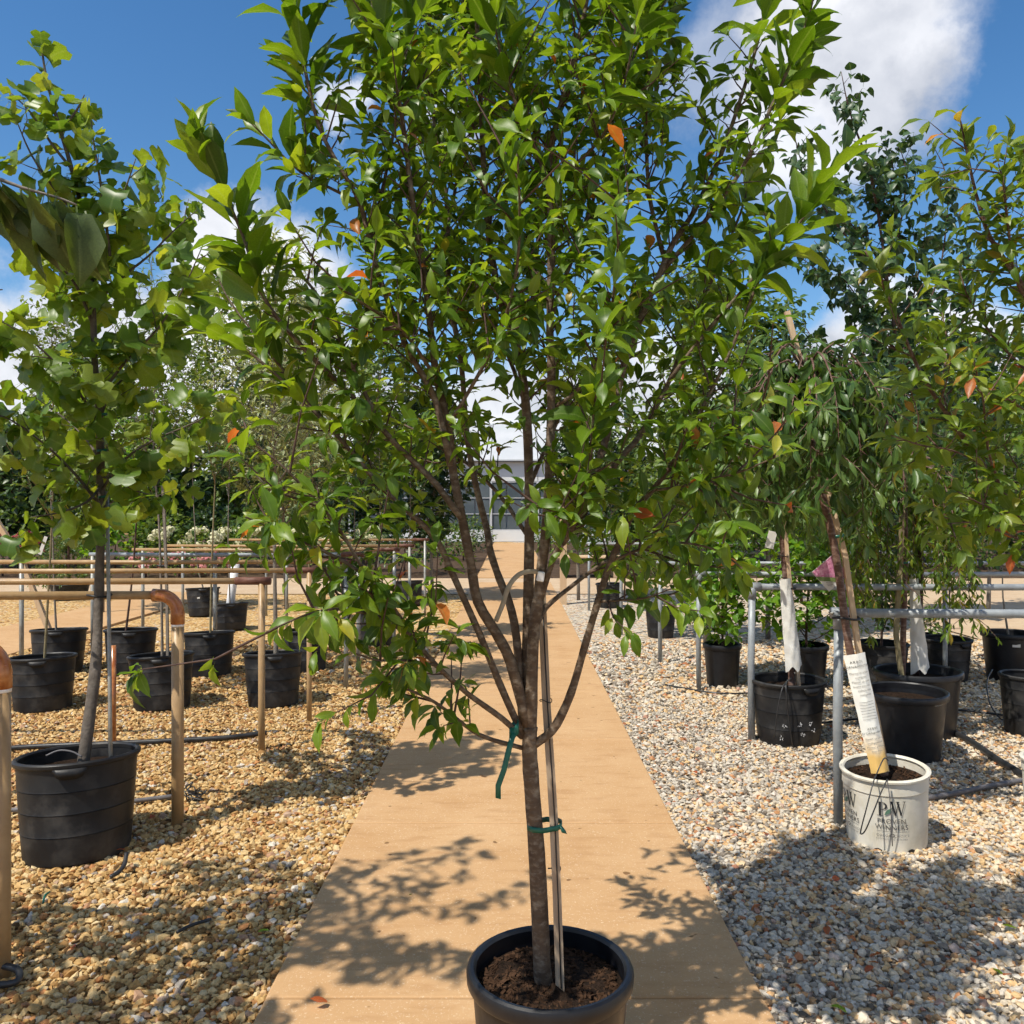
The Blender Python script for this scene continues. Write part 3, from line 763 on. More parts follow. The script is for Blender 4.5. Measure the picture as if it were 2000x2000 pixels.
# ------------------------------------------------------------------ pipe racks
def elbow_pts(c, post_top, r, n=8):
    return None
def tan_rack(label, x_post, D, h=1.06, rail_x0=-8.0, elbow=True, rad=.021, group=None, mat='pipe_tan', extra_posts=(), z_off=0, steel=False):
    X = gx(x_post, D)
    root = empty('pipe_rack', (X, D, 0)); tag(root, label, 'pipe rack', group)
    er = .085 if elbow else .0
    pm = 'pipe_steel' if steel else mat
    if elbow:
        MB().add(*tube(np.array([(0, 0, -.05), (0, 0, .3), (0, 0, h - er - .035)]), rad * 1.38, 20)).build('post', M[pm], root)
        a = np.linspace(0, math.pi / 2, 9); pts = np.stack([-er + er * np.cos(a), np.zeros(9), h - er + er * np.sin(a)], -1)
        pts = np.vstack([[0, 0, h - er - .05], pts, [-er - .03, 0, h]])
        rr = np.full(len(pts), rad * 1.5); rr[0] = rad * 1.58; rr[1] = rad * 1.58; rr[-1] = rad * 1.55; rr[-2] = rad * 1.45
        elb = MB().add(*tube(pts, rr, 20)).build('elbow', M['elbow'], root)
        MB().add(*tube(np.array([(0, 0, h - er - .062), (0, 0, h - er - .048)]), rad * 1.46, 20)).build('collar', M['clip'], elb)
        xe = -er - .02
    else:
        MB().add(*tube(np.array([(0, 0, -.05), (0, 0, .3), (0, 0, h - rad * .8)]), rad * 1.05, 16)).build('post', M[pm], root)
        MB().add(*tube(np.array([(-.16, 0, h), (.055, 0, h)]), rad * 1.25, 16)).build('coupling', M['coupling'], root)
        xe = -.12
    L = rail_x0 - X
    MB().add(*tube(np.array([(L, 0, h), (L * .5 + xe * .5, 0, h - .006), (xe, 0, h)]), rad, 16)).build('rail', M[mat], root)
    for xp in extra_posts:
        xx = gx(xp, D) - X
        MB().add(*tube(np.array([(xx, .0, -.05), (xx, 0, h - rad * .7)]), rad, 14)).build('post', M[pm], root)
    return root
tan_rack('tan pipe rack with amber elbow and no pot beside its post', 3, 2.68, rail_x0=-3.6, rad=.0195)
tan_rack('tan pipe rack with amber elbow that the tulip tree is tied to', 347, 3.97, rail_x0=-5.2, rad=.0200, h=1.085)
tan_rack('thin tan pipe rack ending in a brown coupling by the variegated tree', 511, 5.18, h=1.046, rail_x0=-4.9, elbow=False, rad=.0195)
tan_rack('tan pipe rack whose post stands under the low cherry branches', 604, 5.86, h=1.06, rail_x0=-4.9, elbow=False, rad=.017)
tan_rack('tan pipe rack with a rusted joint, its grey post behind the pale sapling pot', 676, 6.95, h=1.05, rail_x0=-4.7, elbow=False, rad=.018, extra_posts=(42,), steel=True)
tan_rack('pale galvanised pipe rack with posts behind the tulip tree', 700, 8.0, h=1.05, rail_x0=-4.0, elbow=False, rad=.019, mat='pipe_grey', extra_posts=(181, 420), steel=True)
tan_rack('far tan pipe rack with a post behind the leaning dark stem', 770, 8.9, h=1.05, rail_x0=-4.0, elbow=False, rad=.017, extra_posts=(279,), steel=True)
tan_rack('farthest tan pipe rack in front of the cream hydrangeas', 800, 9.8, h=1.05, rail_x0=-4.0, elbow=False, rad=.016, extra_posts=(357, 560), steel=True)
tan_rack('dark pipe rack standing just before the drive', 830, 11.6, h=1.05, rail_x0=-3.9, elbow=False, rad=.016, extra_posts=(520,), steel=True)

def galv_rack(label, x_post, D, h, x_end, extra=(), rad=.021):
    X = gx(x_post, D); root = empty('pipe_rack', (X, D, 0)); tag(root, label, 'pipe rack')
    MB().add(*tube(np.array([(.004, 0, -.05), (0, 0, h * .5), (.006, 0, h - .03)]), rad * 1.05, 18)).build('post', M['pipe_grey'], root)
    MB().add(*tube(np.array([(.006, 0, h - .075), (.006, 0, h + .01)]), rad * 1.3, 18)).build('fitting', M['pipe_grey'], root)
    ft = MB().add(*tube(np.array([(-.03, 0, h), (.06, 0, h)]), rad * 1.3, 18)).build('fitting', M['pipe_grey'], root)
    MB().add(*tube(np.array([(.02, .0, h), ((x_end - X) / 2, 0, h - .004), (x_end - X, 0, h)]), rad, 18)).build('rail', M['pipe_grey'], root)
    MB().add(*tube(np.array([(-.03, -.022, h), (-.03, .022, h)]), .006, 8)).build('bolt', M['pipe_steel'], ft)
    for xp in extra:
        xx = gx(xp, D) - X; MB().add(*tube(np.array([(xx, 0, -.05), (xx, 0, h - rad * .7)]), rad, 14)).build('post', M['pipe_grey'], root)
galv_rack('galvanised pipe rack beside the white printed pot', 1636, 3.98, 1.0, 3.4)
galv_rack('galvanised pipe rack that the paper sleeved trunk is tied to', 1467, 5.42, .988, 4.6)
galv_rack('galvanised pipe rack standing through the lime green shrub', 1364, 6.88, .955, 4.9, (1846,), rad=.019)
galv_rack('galvanised pipe rack with a post in front of the shaded pot', 1289, 8.04, .965, 5.0, rad=.019)
galv_rack('far galvanised pipe rack with thin posts beside the walkway', 1213, 9.9, .97, 5.0, (1330,), rad=.018)
galv_rack('farthest galvanised pipe rack before the drive', 1150, 12.2, .97, 5.1, (1260, 1400), rad=.018)
# ------------------------------------------------------------------ leaves
def blade(profile, fold=.35, curl=.5, wave=.0, petiole=.18, seed=0, twist=0.0):
    """profile: list of (t, halfwidth); blade along +Y of length 1, upper side +Z"""
    r = random.Random(seed)
    V, A, rows = [], [], []
    def bend(x, t, k=0):
        ang = curl * t; y = math.sin(ang) / max(curl, 1e-3) if abs(curl) > 1e-3 else t
        z = -(1 - math.cos(ang)) / max(curl, 1e-3) if abs(curl) > 1e-3 else 0
        zz = abs(x) * fold + wave * math.sin(t * 9 + (2.1 if x > 0 else 0) + seed) * (abs(x) > .01)
        tw = twist * t; x2 = x * math.cos(tw) - zz * math.sin(tw); z2 = x * math.sin(tw) + zz * math.cos(tw)
        return (x2, petiole + y * (1 - petiole) , z + z2)
    V.append((0, 0, 0)); A.append(0.0)
    tris = []
    n_prev = None
    for t, w in profile:
        if w <= 0:
            V.append(bend(0, t)); A.append(0.0); rows.append((len(V) - 1,))
        else:
            i = len(V)
            jl, jr = 1 + r.uniform(-.06, .06), 1 + r.uniform(-.06, .06)
            V += [bend(-w * jl, t), bend(0, t), bend(w * jr, t)]; A += [-1.0, 0.0, 1.0]; rows.append((i, i + 1, i + 2))
    for a, b in zip(rows[:-1], rows[1:]):
        if len(a) == 1 and len(b) == 3: tris += [(a[0], b[1], b[0]), (a[0], b[2], b[1])]
        elif len(a) == 3 and len(b) == 3:
            tris += [(a[0], a[1], b[1]), (a[0], b[1], b[0]), (a[1], a[2], b[2]), (a[1], b[2], b[1])]
        elif len(a) == 3 and len(b) == 1: tris += [(a[0], a[1], b[0]), (a[1], a[2], b[0])]
    # petiole
    if wave == 0.0: return np.array(V), np.array(tris), np.array(A)      # far leaves need no stalk
    i = len(V); y0 = petiole
    V += [(-.012, 0, 0), (.012, 0, 0), (.010, y0 + .02, 0), (-.010, y0 + .02, 0)]; A += [0.0] * 4
    tris += [(i, i+1, i+2), (i, i+2, i+3)]
    return np.array(V[1:] if False else V), np.array(tris), np.array(A)
def outline_leaf(half, fold=.15, curl=.4, petiole=.35, seed=0):
    """lobed leaf from a right-hand outline (x,y) from base to tip; midrib fan"""
    r = random.Random(seed)
    def bend(x, y):
        ang = curl * y; yy = math.sin(ang) / curl; z = -(1 - math.cos(ang)) / curl
        return (x * (1 + r.uniform(-.05, .05)), petiole + yy * (1 - petiole), z + abs(x) * fold + r.uniform(-.02, .02))
    V = []; A = []; tris = []
    mids = []
    for x, y in half:
        V.append(bend(0, min(y, .86))); A.append(0.0); mids.append(len(V) - 1)
    for s in (-1, 1):
        side = []
        for x, y in half:
            V.append(bend(s * x, y)); A.append(s * 1.0); side.append(len(V) - 1)
        for k in range(len(half) - 1):
            a, b, c, d = mids[k], side[k], side[k+1], mids[k+1]
            t = [(a, b, c), (a, c, d)] if s > 0 else [(a, c, b), (a, d, c)]
            tris += t
    i = len(V); V += [(-.01, 0, 0), (.01, 0, 0), (.01, petiole + .03, 0), (-.01, petiole + .03, 0)]; A += [0.0] * 4
    tris += [(i, i+1, i+2), (i, i+2, i+3)]
    return np.array(V), np.array(tris), np.array(A)
CH_P = [(0, 0), (.10, .065), (.30, .150), (.55, .172), (.78, .105), (.91, .036), (1, 0)]
NAR = [(0, 0), (.12, .07), (.35, .125), (.6, .12), (.85, .05), (1, 0)]
OVA = [(0, 0), (.08, .13), (.28, .25), (.5, .27), (.75, .18), (.9, .09), (1, 0)]
HEART = [(0, 0), (.03, .26), (.14, .38), (.35, .40), (.6, .28), (.82, .12), (1, 0)]
TULIP = [(0, 0), (.16, .03), (.36, .0), (.42, .22), (.44, .40), (.27, .50), (.33, .60), (.40, .74), (.34, .84), (.16, .97), (.02, .86)]
TEMPL = {
    'cherry': [blade(CH_P, f, c, w, .13, i, tw) for i, (f, c, w, tw) in enumerate([(.45, .7, .02, .2), (.3, 1.1, .03, -.3), (.6, .3, .02, .1), (.25, 1.5, .035, .4), (.7, .9, .02, -.5), (.4, .1, .03, .2)])],
    'narrow': [blade(NAR, f, c, .015, .12, i, tw) for i, (f, c, tw) in enumerate([(.5, .6, .3), (.3, 1.2, -.3), (.7, .2, .1), (.4, .9, .6)])],
    'oval': [blade(OVA, f, c, .02, .12, i) for i, (f, c) in enumerate([(.35, .5), (.2, 1.0), (.5, .2), (.3, .08)])],
    'droop': [blade([(0, 0), (.08, .12), (.28, .21), (.52, .22), (.76, .14), (.9, .06), (1, 0)], f, c, .045, .10, i, tw) for i, (f, c, tw) in enumerate([(.7, .9, .5), (.5, 1.3, -.5), (.9, .5, .2)])],
    'far': [blade([(0, 0), (.22, .24), (.62, .24), (1, 0)], f, c, .0, .1, i) for i, (f, c) in enumerate([(.35, .5), (.2, 1.0), (.5, .2)])],
    'heart': [blade(HEART, f, c, .025, .30, i) for i, (f, c) in enumerate([(.3, .5), (.5, .9), (.15, .3), (.6, .7)])],
    'tulip': [outline_leaf(TULIP, f, c, .30, i) for i, (f, c) in enumerate([(.15, .5), (.4, .9), (-.1, .4), (.55, .3), (.25, 1.3)])],
}
G = {
 'cherry': [(0, (.036, .082, .006)), (.35, (.086, .170, .010)), (.7, (.145, .235, .014)), (.9, (.215, .285, .022)), (.955, (.31, .31, .03)), (.975, (.42, .17, .03)), (1, (.36, .09, .03))],
 'tulip': [(0, (.055, .120, .015)), (.5, (.105, .190, .020)), (.85, (.19, .26, .028)), (1, (.33, .32, .04))],
 'heart': [(0, (.020, .052, .020)), (.5, (.042, .092, .036)), (.85, (.08, .14, .06)), (1, (.13, .18, .06))],
 'weep': [(0, (.034, .080, .014)), (.5, (.075, .145, .028)), (.88, (.135, .205, .055)), (1, (.22, .23, .05))],
 'orange': [(0, (.045, .095, .010)), (.5, (.105, .175, .016)), (.8, (.19, .245, .025)), (.86, (.29, .20, .035)), (.93, (.38, .14, .045)), (1, (.36, .085, .035))],
 'varieg': [(0, (.07, .12, .04)), (.5, (.14, .20, .08)), (1, (.24, .29, .14))],
 'lime': [(0, (.045, .12, .010)), (.4, (.095, .22, .015)), (.8, (.20, .33, .025)), (1, (.38, .40, .04))],
 'small': [(0, (.045, .090, .015)), (.5, (.095, .155, .025)), (1, (.18, .24, .04))],
 'conifer': [(0, (.03, .07, .015)), (.5, (.07, .13, .02)), (1, (.18, .17, .03))],
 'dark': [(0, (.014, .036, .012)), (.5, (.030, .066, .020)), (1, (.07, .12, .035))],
 'near': [(0, (.030, .058, .010)), (.5, (.060, .098, .018)), (1, (.115, .145, .035))],
}
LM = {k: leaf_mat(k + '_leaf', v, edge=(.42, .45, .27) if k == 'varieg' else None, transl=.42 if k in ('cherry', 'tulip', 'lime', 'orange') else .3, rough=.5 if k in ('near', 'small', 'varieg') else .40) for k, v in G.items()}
_leaf_cache = {}
def leaf_mesh(kind, var, q, mat):
    key = (kind, var, q, mat)
    if key not in _leaf_cache:
        v, t, a = TEMPL[kind][var]
        me = np_mesh('leaf', v, [t], {'tint': ('FLOAT', np.full(len(v), (q + .5) / 10)), 'across': ('FLOAT', a)})
        me.materials.append(LM[mat]); _leaf_cache[key] = me
    return _leaf_cache[key]

def unit(v): v = np.asarray(v, dtype=float); return v / (math.sqrt(v @ v) + 1e-12)
class Tree:
    def __init__(s, name, label, cat, base, bark, leaf, lmat, group=None, n_single=300):
        s.root = empty(name, tuple(base)); tag(s.root, label, cat, group); s.base = np.array(base, dtype=float)
        s.bark = M[bark] if isinstance(bark, str) else bark; s.leaf = leaf; s.lmat = lmat; s.n_single = n_single
        s.L = []; s.tw = MB(); s.has_tw = False
    def limb(s, pts, r0, r1, name='limb', n=9, sub=3, knots=True):
        p = smooth_poly(pts, sub); m = len(p); t = np.linspace(0, 1, m); r = r0 * (1 - t) ** .9 + r1 * (1 - (1 - t) ** .9)
        if knots: r = r * (1 + rng.normal(0, .035, m))
        v, f = tube(p, r, n)
        MB().add(v - s.base, f).build(name, s.bark, s.root); return p
    def twig(s, pts, r0=.0025, r1=.001):
        if s.base[1] > 8.3: return
        p = np.asarray(pts); r = np.linspace(r0, r1, len(p)); v, f = tube(p, r, 4, cap=False); s.tw.add(v - s.base, f); s.has_tw = True
    def lf(s, pos, d, up, size, tint=None):
        s.L.append((pos, d, up, size, rng.uniform(0, .87) if tint is None else tint, rng.integers(len(TEMPL[s.leaf]))))
    def finish(s, keep=None):
        if s.has_tw:
            o = s.tw.build('twigs', M['bark_dark'] if s.bark is M['bark'] else s.bark, s.root); o['kind'] = 'stuff'
        if not s.L: return s.root
        if keep is not None: s.L = [l for l in s.L if keep(l[0])]
        pos = np.array([l[0] for l in s.L]); d = np.array([unit(l[1]) for l in s.L]); up = np.array([l[2] for l in s.L], dtype=float)
        size = np.array([l[3] for l in s.L]); tint = np.array([l[4] for l in s.L]); var = np.array([l[5] for l in s.L])
        z = up - d * np.sum(up * d, 1, keepdims=True); z /= np.linalg.norm(z, axis=1, keepdims=True) + 1e-9
        x = np.cross(d, z); RM = np.stack([x, d, z], -1)
        px = 1000 + F * pos[:, 0] / np.maximum(pos[:, 1], .3); py = HY - F * (pos[:, 2] - CH) / np.maximum(pos[:, 1], .3)
        inframe = (px > -20) & (px < 2020) & (py > -20) & (py < 2020)
        score = size / np.maximum(pos[:, 1], .3) * np.where(inframe, 1, .01)
        order = np.argsort(-score); single = order[:s.n_single]; rest = order[s.n_single:]
        for i in single:
            me = leaf_mesh(s.leaf, int(var[i]), min(9, int(tint[i] * 10)), s.lmat)
            o = bpy.data.objects.new('leaf', me); col.objects.link(o); o.parent = s.root
            mt = Matrix.Identity(4)
            for a in range(3):
                for b in range(3): mt[a][b] = RM[i, a, b] * size[i]
                mt[a][3] = pos[i, a] - s.base[a]
            o.matrix_local = mt
        if len(rest):
            mb = MB()
            for vv in range(len(TEMPL[s.leaf])):
                ii = rest[var[rest] == vv]
                if len(ii) == 0: continue
                v, t, a = TEMPL[s.leaf][vv]
                V = np.einsum('nij,kj->nki', RM[ii], v) * size[ii][:, None, None] + (pos[ii] - s.base)[:, None, :]
                mb.add(V.reshape(-1, 3), (t[None] + (np.arange(len(ii)) * len(v))[:, None, None]).reshape(-1, 3), tint=np.repeat(tint[ii], len(v)), across=np.tile(a, len(ii)))
            o = mb.build('foliage', LM[s.lmat], s.root); o['kind'] = 'stuff'
        return s.root
    # leafy growth ---------------------------------------------------
    def shoot(s, p, size, spacing=.02, ang=.8, start=0.0, droop=.15, taper=True, face=.5):
        """leaves set spirally along a shoot p"""
        p = np.asarray(p); seg = np.linalg.norm(np.diff(p, axis=0), axis=1); cum = np.concatenate([[0], np.cumsum(seg)]); L = cum[-1]
        t = start * L; ph = rng.uniform(0, 6.28)
        while t < L:
            i = min(np.searchsorted(cum, t, side='right') - 1, len(seg) - 1); fr = (t - cum[i]) / (seg[i] + 1e-9)
            q = p[i] + (p[i+1] - p[i]) * fr; ax = unit(p[i+1] - p[i])
            a = cross3(ax, (0, 0, 1.0)); a = unit(a) if np.linalg.norm(a) > .05 else np.array([1.0, 0, 0]); b = cross3(ax, a)
            ph += 2.4 + rng.normal(0, .3); side = a * math.cos(ph) + b * math.sin(ph)
            an = ang * rng.uniform(.75, 1.25) * (1 if t < L * .85 else .55)
            d = ax * math.cos(an) + side * math.sin(an) + np.array([0, 0, -droop * rng.uniform(.4, 1.6)])
            up = ax * .55 + np.array([-.25, -.25, .75]) * face + rng.normal(0, .28, 3) - side * .15
            k = size * rng.uniform(.72, 1.12) * ((.62 + .38 * min(1, (L - t) / (.12) )) if taper else 1)
            s.lf(q, d, up, k)
            t += spacing * rng.uniform(.6, 1.4)
    def rosette(s, q, ax, n, size, droop=.2, spread=1.15):
        a = cross3(ax, (0, 0, 1.0)); a = unit(a) if np.linalg.norm(a) > .05 else np.array([1.0, 0, 0]); b = cross3(ax, a); ph = rng.uniform(0, 6.28)
        for k in range(n):
            ph += 2.4 + rng.normal(0, .25); side = a * math.cos(ph) + b * math.sin(ph); an = spread * rng.uniform(.5, 1.15)
            d = ax * math.cos(an) + side * math.sin(an) + np.array([0, 0, -droop * rng.uniform(.3, 1.7)])
            s.lf(q + rng.normal(0, .004, 3), d, np.array([-.15, -.15, .8]) + ax * .35 + rng.normal(0, .3, 3), size * rng.uniform(.6, 1.15))

def side_shoots(T, p, every, length, size, nleaf, start=.0, end=1.0, droop=.2, up_bias=.35, len_j=.5, rose=.5, rad=None):
    """spurs and short twigs along limb p carrying rosettes or small leafy shoots"""
    seg = np.linalg.norm(np.diff(p, axis=0), axis=1); cum = np.concatenate([[0], np.cumsum(seg)]); L = cum[-1]
    t = start * L + rng.uniform(0, every); ph = rng.uniform(0, 6.28)
    while t < end * L:
        i = min(np.searchsorted(cum, t, side='right') - 1, len(seg) - 1); fr = (t - cum[i]) / (seg[i] + 1e-9)
        q = p[i] + (p[i+1] - p[i]) * fr; ax = unit(p[i+1] - p[i])
        a = cross3(ax, (0, 0, 1.0)); a = unit(a) if np.linalg.norm(a) > .05 else np.array([1.0, 0, 0]); b = cross3(ax, a)
        ph += 2.4 + rng.normal(0, .5); side = a * math.cos(ph) + b * math.sin(ph)
        ln = length * rng.uniform(1 - len_j, 1 + len_j)
        d = unit(side + ax * .55 + np.array([0, 0, up_bias])); d2 = unit(d + np.array([0, 0, up_bias * .5]) + rng.normal(0, .2, 3))
        m = q + d * ln * .5; e = m + d2 * ln * .5
        T.twig([q, m, e], .0022 if ln < .12 else .003, .0011)
        if rng.uniform() < rose or ln < .06:
            T.rosette(e, d2, max(3, int(nleaf * rng.uniform(.6, 1.2))), size, droop)
            if ln > .09: T.rosette(m, d, 3, size * .8, droop)
        else:
            T.shoot(np.array([q + d * ln * .15, m, e]), size, max(.012, ln / nleaf), .85, 0, droop)
            T.rosette(e, d2, 3, size * .9, droop, .7)
        t += every * rng.uniform(.6, 1.4)

# ------------------------------------------------------------------ the potted cherry on the walkway
T = Tree('cherry_tree', 'tall young cherry tree with dense glossy green leaves in the pot on the walkway', 'tree', (X0 - .02, D0 - .01, .315), 'bark', 'cherry', 'cherry')
def PX(l, dz0, dz1):
    n = len(l); return np.array([P(x, y, D0 + dz0 + (dz1 - dz0) * (k / (n - 1)) ** 1.2) for k, (x, y) in enumerate(l)])
T.limb(PX([(1063, 1925), (1059, 1890), (1054, 1780), (1048, 1662), (1040, 1554), (1034, 1463), (1036, 1420)], 0, 0), .0225, .0185, 'trunk', 14, 4)
limbs = {
 'A': ([(1036,1450),(1038,1338),(1043,1230),(1052,1164),(1059,1099),(1067,1030),(1074,904),(1077,722),(1074,652),(1077,471),(1072,326),(1088,235),(1117,127),(1143,18),(1165,-120),(1175,-240)], 0, -.05, .0165, .003, .40),
 'A2': ([(1050,1190),(1085,1081),(1110,1049),(1140,970),(1152,904),(1158,830),(1160,760)], 0, -.28, .008, .002, .25),
 'A3': ([(1110,1049),(1100,1010),(1060,990),(1030,985)], -.1, -.3, .004, .002, .2),
 'B': ([(1034,1440),(1031,1330),(1031,1230),(1034,1000),(1028,800),(1010,680),(976,580),(954,453),(945,330),(938,180),(930,20),(925,-120),(922,-230)], .02, .22, .0155, .003, .35),
 'C': ([(1032,1420),(998,1295),(969,1237),(933,1175),(920,1103),(904,1020),(885,922),(875,831),(853,740),(846,686),(827,525),(809,417),(795,308),(777,181),(740,60),(715,-60),(700,-150)], 0, -.15, .0145, .0025, .35),
 'C2': ([(900,1012),(853,947),(806,900),(770,864),(719,806),(668,755),(627,715),(601,688),(543,623),(507,562),(482,482),(464,435),(424,344),(395,301),(385,250)], -.08, -.32, .0078, .002, .12),
 'C3': ([(748,840),(690,720),(640,610),(600,550),(560,515),(522,471),(490,420)], -.15, -.1, .005, .0018, .2),
 'D': ([(1020,1435),(976,1336),(936,1237),(882,1117),(860,1067),(831,1030),(791,994),(748,954),(701,900),(654,846),(590,780),(520,715),(440,655),(340,612)], 0, -.28, .0095, .002, .40),
 'E': ([(660,852),(600,780),(565,737),(522,683),(496,650),(450,590),(420,530)], -.15, -.05, .005, .0018, .2),
 'F': ([(880,910),(850,780),(800,690),(777,634),(748,562),(722,471),(701,391),(663,326),(623,246),(594,127),(583,36),(575,-60),(572,-130)], -.1, -.18, .0085, .002, .12),
 'F2': ([(701,395),(640,365),(600,345),(560,312),(525,275),(488,238)], -.1, -.2, .004, .0017, .15),
 'F3': ([(722,471),(745,380),(765,280),(785,160),(800,60),(815,-60)], -.1, .05, .005, .002, .1),
 'G': ([(1022,1420),(1009,1248),(994,1175),(976,1132),(958,1078),(951,1034),(930,950),(912,850),(900,700),(878,580),(875,435),(864,326),(849,254),(842,145),(838,0),(835,-120),(833,-200)], .02, .38, .0115, .0025, .4),
 'G2': ([(876,440),(896,326),(900,235),(904,109),(906,-20),(910,-150)], .3, .35, .005, .002, .1),
 'I': ([(1020,1440),(983,1405),(933,1369),(904,1347),(853,1300),(802,1240),(773,1193),(720,1130),(650,1085),(570,1050),(480,1010)], 0, -.40, .0078, .002, .30),
 'I2': ([(802,1240),(740,1205),(660,1190),(600,1200),(520,1235)], -.2, -.5, .004, .0016, .2),
 'I3': ([(720,1130),(660,1030),(600,960),(540,900),(470,850)], -.28, -.35, .004, .0016, .1),
 'J': ([(1024,1462),(962,1445),(922,1427),(875,1390),(838,1365),(790,1345),(745,1335)], 0, -.22, .0062, .0018, .35),
 'J2': ([(853,1300),(800,1290),(740,1290),(690,1275)], -.15, -.3, .0035, .0016, .15),
 'K': ([(1042,1455),(1078,1427),(1103,1383),(1121,1336),(1143,1259),(1168,1175),(1193,1096),(1215,1049),(1237,1001),(1273,958),(1302,922),(1331,875),(1370,800),(1420,700),(1465,590),(1500,490),(1520,420)], 0, -.12, .0115, .002, .42),
 'K2': ([(1273,958),(1330,950),(1390,935),(1450,920),(1520,890)], -.05, -.25, .004, .0016, .1),
 'K3': ([(1193,1096),(1260,1070),(1330,1060),(1400,1075),(1450,1110)], -.03, -.25, .0042, .0016, .1),
 'K4': ([(1168,1175),(1215,1172),(1260,1168),(1310,1150)], -.03, -.2, .0035, .0015, .1),
 'K5': ([(1331,875),(1390,860),(1450,830),(1500,780)], -.05, -.2, .004, .0016, .1),
 'L': ([(1046,1225),(1067,1186),(1110,1150),(1157,1114),(1220,1070),(1290,1020),(1350,950)], 0, .28, .0075, .002, .35),
 'M1': ([(1085,1085),(1130,980),(1170,900),(1193,820),(1226,688),(1262,598),(1288,536),(1313,478),(1349,424),(1372,380),(1409,301),(1441,210),(1475,100),(1496,7),(1515,-110),(1525,-190)], -.02, .08, .0105, .0025, .25),
 'M2': ([(1288,536),(1370,440),(1445,337),(1503,217),(1535,145),(1568,65),(1586,7),(1600,-70)], .03, -.12, .006, .002, .1),
 'M3': ([(1309,740),(1370,660),(1430,590),(1475,540),(1517,489),(1568,427),(1600,362),(1650,298)], -.05, -.2, .0055, .0018, .12),
 'M4': ([(1120,1020),(1204,904),(1248,853),(1284,788),(1309,740),(1331,683),(1370,590),(1420,480),(1455,390),(1470,310)], -.02, .15, .0085, .002, .2),
 'Q': ([(1298,510),(1277,427),(1266,362),(1262,254),(1266,181),(1275,60),(1285,-60),(1290,-150)], .05, 0, .006, .002, .1),
 'R': ([(1076,620),(1117,507),(1135,453),(1157,398),(1172,326),(1200,230),(1225,120),(1245,0),(1260,-120)], 0, .2, .006, .002, .1),
 'Pp': ([(1074,355),(1117,326),(1157,290),(1186,250),(1215,180),(1235,90),(1250,0)], -.03, -.25, .0045, .002, .1),
 'O': ([(1074,380),(1049,297),(1016,225),(987,138),(969,65),(958,0),(950,-110)], -.03, -.2, .0055, .002, .1),
 'B2': ([(1028,800),(990,690),(930,600),(870,530),(800,480),(740,440)], .12, .55, .006, .002, .15),
 'B3': ([(1034,950),(1090,820),(1150,720),(1220,640),(1290,590)], .1, .55, .006, .002, .15),
 'B4': ([(1020,700),(1040,580),(1050,430),(1020,290),(1010,150),(1005,20)], .15, .55, .006, .002, .1),
 'B5': ([(1032,1050),(970,960),(880,880),(790,830),(700,800)], .08, .5, .006, .002, .2),
 'B6': ([(1074,800),(1130,760),(1180,680),(1200,560),(1210,440),(1205,330)], .0, -.4, .005, .002, .2),
 'B7': ([(875,831),(930,740),(980,640),(1010,520),(1015,400),(1010,300)], -.1, -.42, .005, .002, .2),
 'B8': ([(853,740),(790,650),(720,600),(660,560)], -.1, -.4, .005, .002, .2),
}
P_of = {}
for k, (l, a, b, r0, r1, st) in limbs.items():
    p = T.limb(PX(l, a, b), r0, r1, 'limb', 9 if r0 > .006 else 7); P_of[k] = p
    zt = p[:, 2]
    L = np.linalg.norm(np.diff(p, axis=0), axis=1).sum()
    # big-leaved current-year shoot at the end
    tipfrac = min(.6, .40 / L) if k not in ('A3', 'J2', 'K4') else .8
    tip_sz = .136 if p[-1][2] > 2.3 or k in ('A2',) else (.100 if p[-1][2] > 1.75 else .086)
    outer = k in ('C2', 'F', 'F2', 'F3', 'M2', 'M3', 'E', 'D', 'C3', 'M1', 'M4', 'K')
    big = k in ('M1', 'M2', 'M3', 'F', 'C2', 'Q', 'C')
    if big: tip_sz = .148
    T.shoot(p, tip_sz, (.0115 if big else .0135) if p[-1][2] > 1.75 else .016, .64 if p[-1][2] > 1.75 else 1.0, 1 - tipfrac, .06 if p[-1][2] > 1.75 else .55)
    # spurs on the older wood
    side_shoots(T, p, .0205 if not outer else .025, .095 if not outer else .06, .070, 7, st, 1 - tipfrac * (.75 if not outer else 1.0), .28 if p[:, 2].mean() > 1.4 else .6, .25, .6, .75)
    # longer side twigs
    side_shoots(T, p, .080 if not outer else .12, .20 if not outer else .13, .080, 9, st + .05, .97 if not outer else .72, .25 if p[:, 2].mean() > 1.4 else .6, .5, .4, .25)
# a few leaves are turning: yellow, orange, red
for i in rng.choice(len(T.L), int(len(T.L) * .016), replace=False):
    l = list(T.L[i])
    if l[3] > .085: continue
    l[4] = rng.uniform(.94, 1.0); T.L[i] = tuple(l)
cherry_count = len(T.L)
print('cherry leaves', cherry_count)
T.finish()

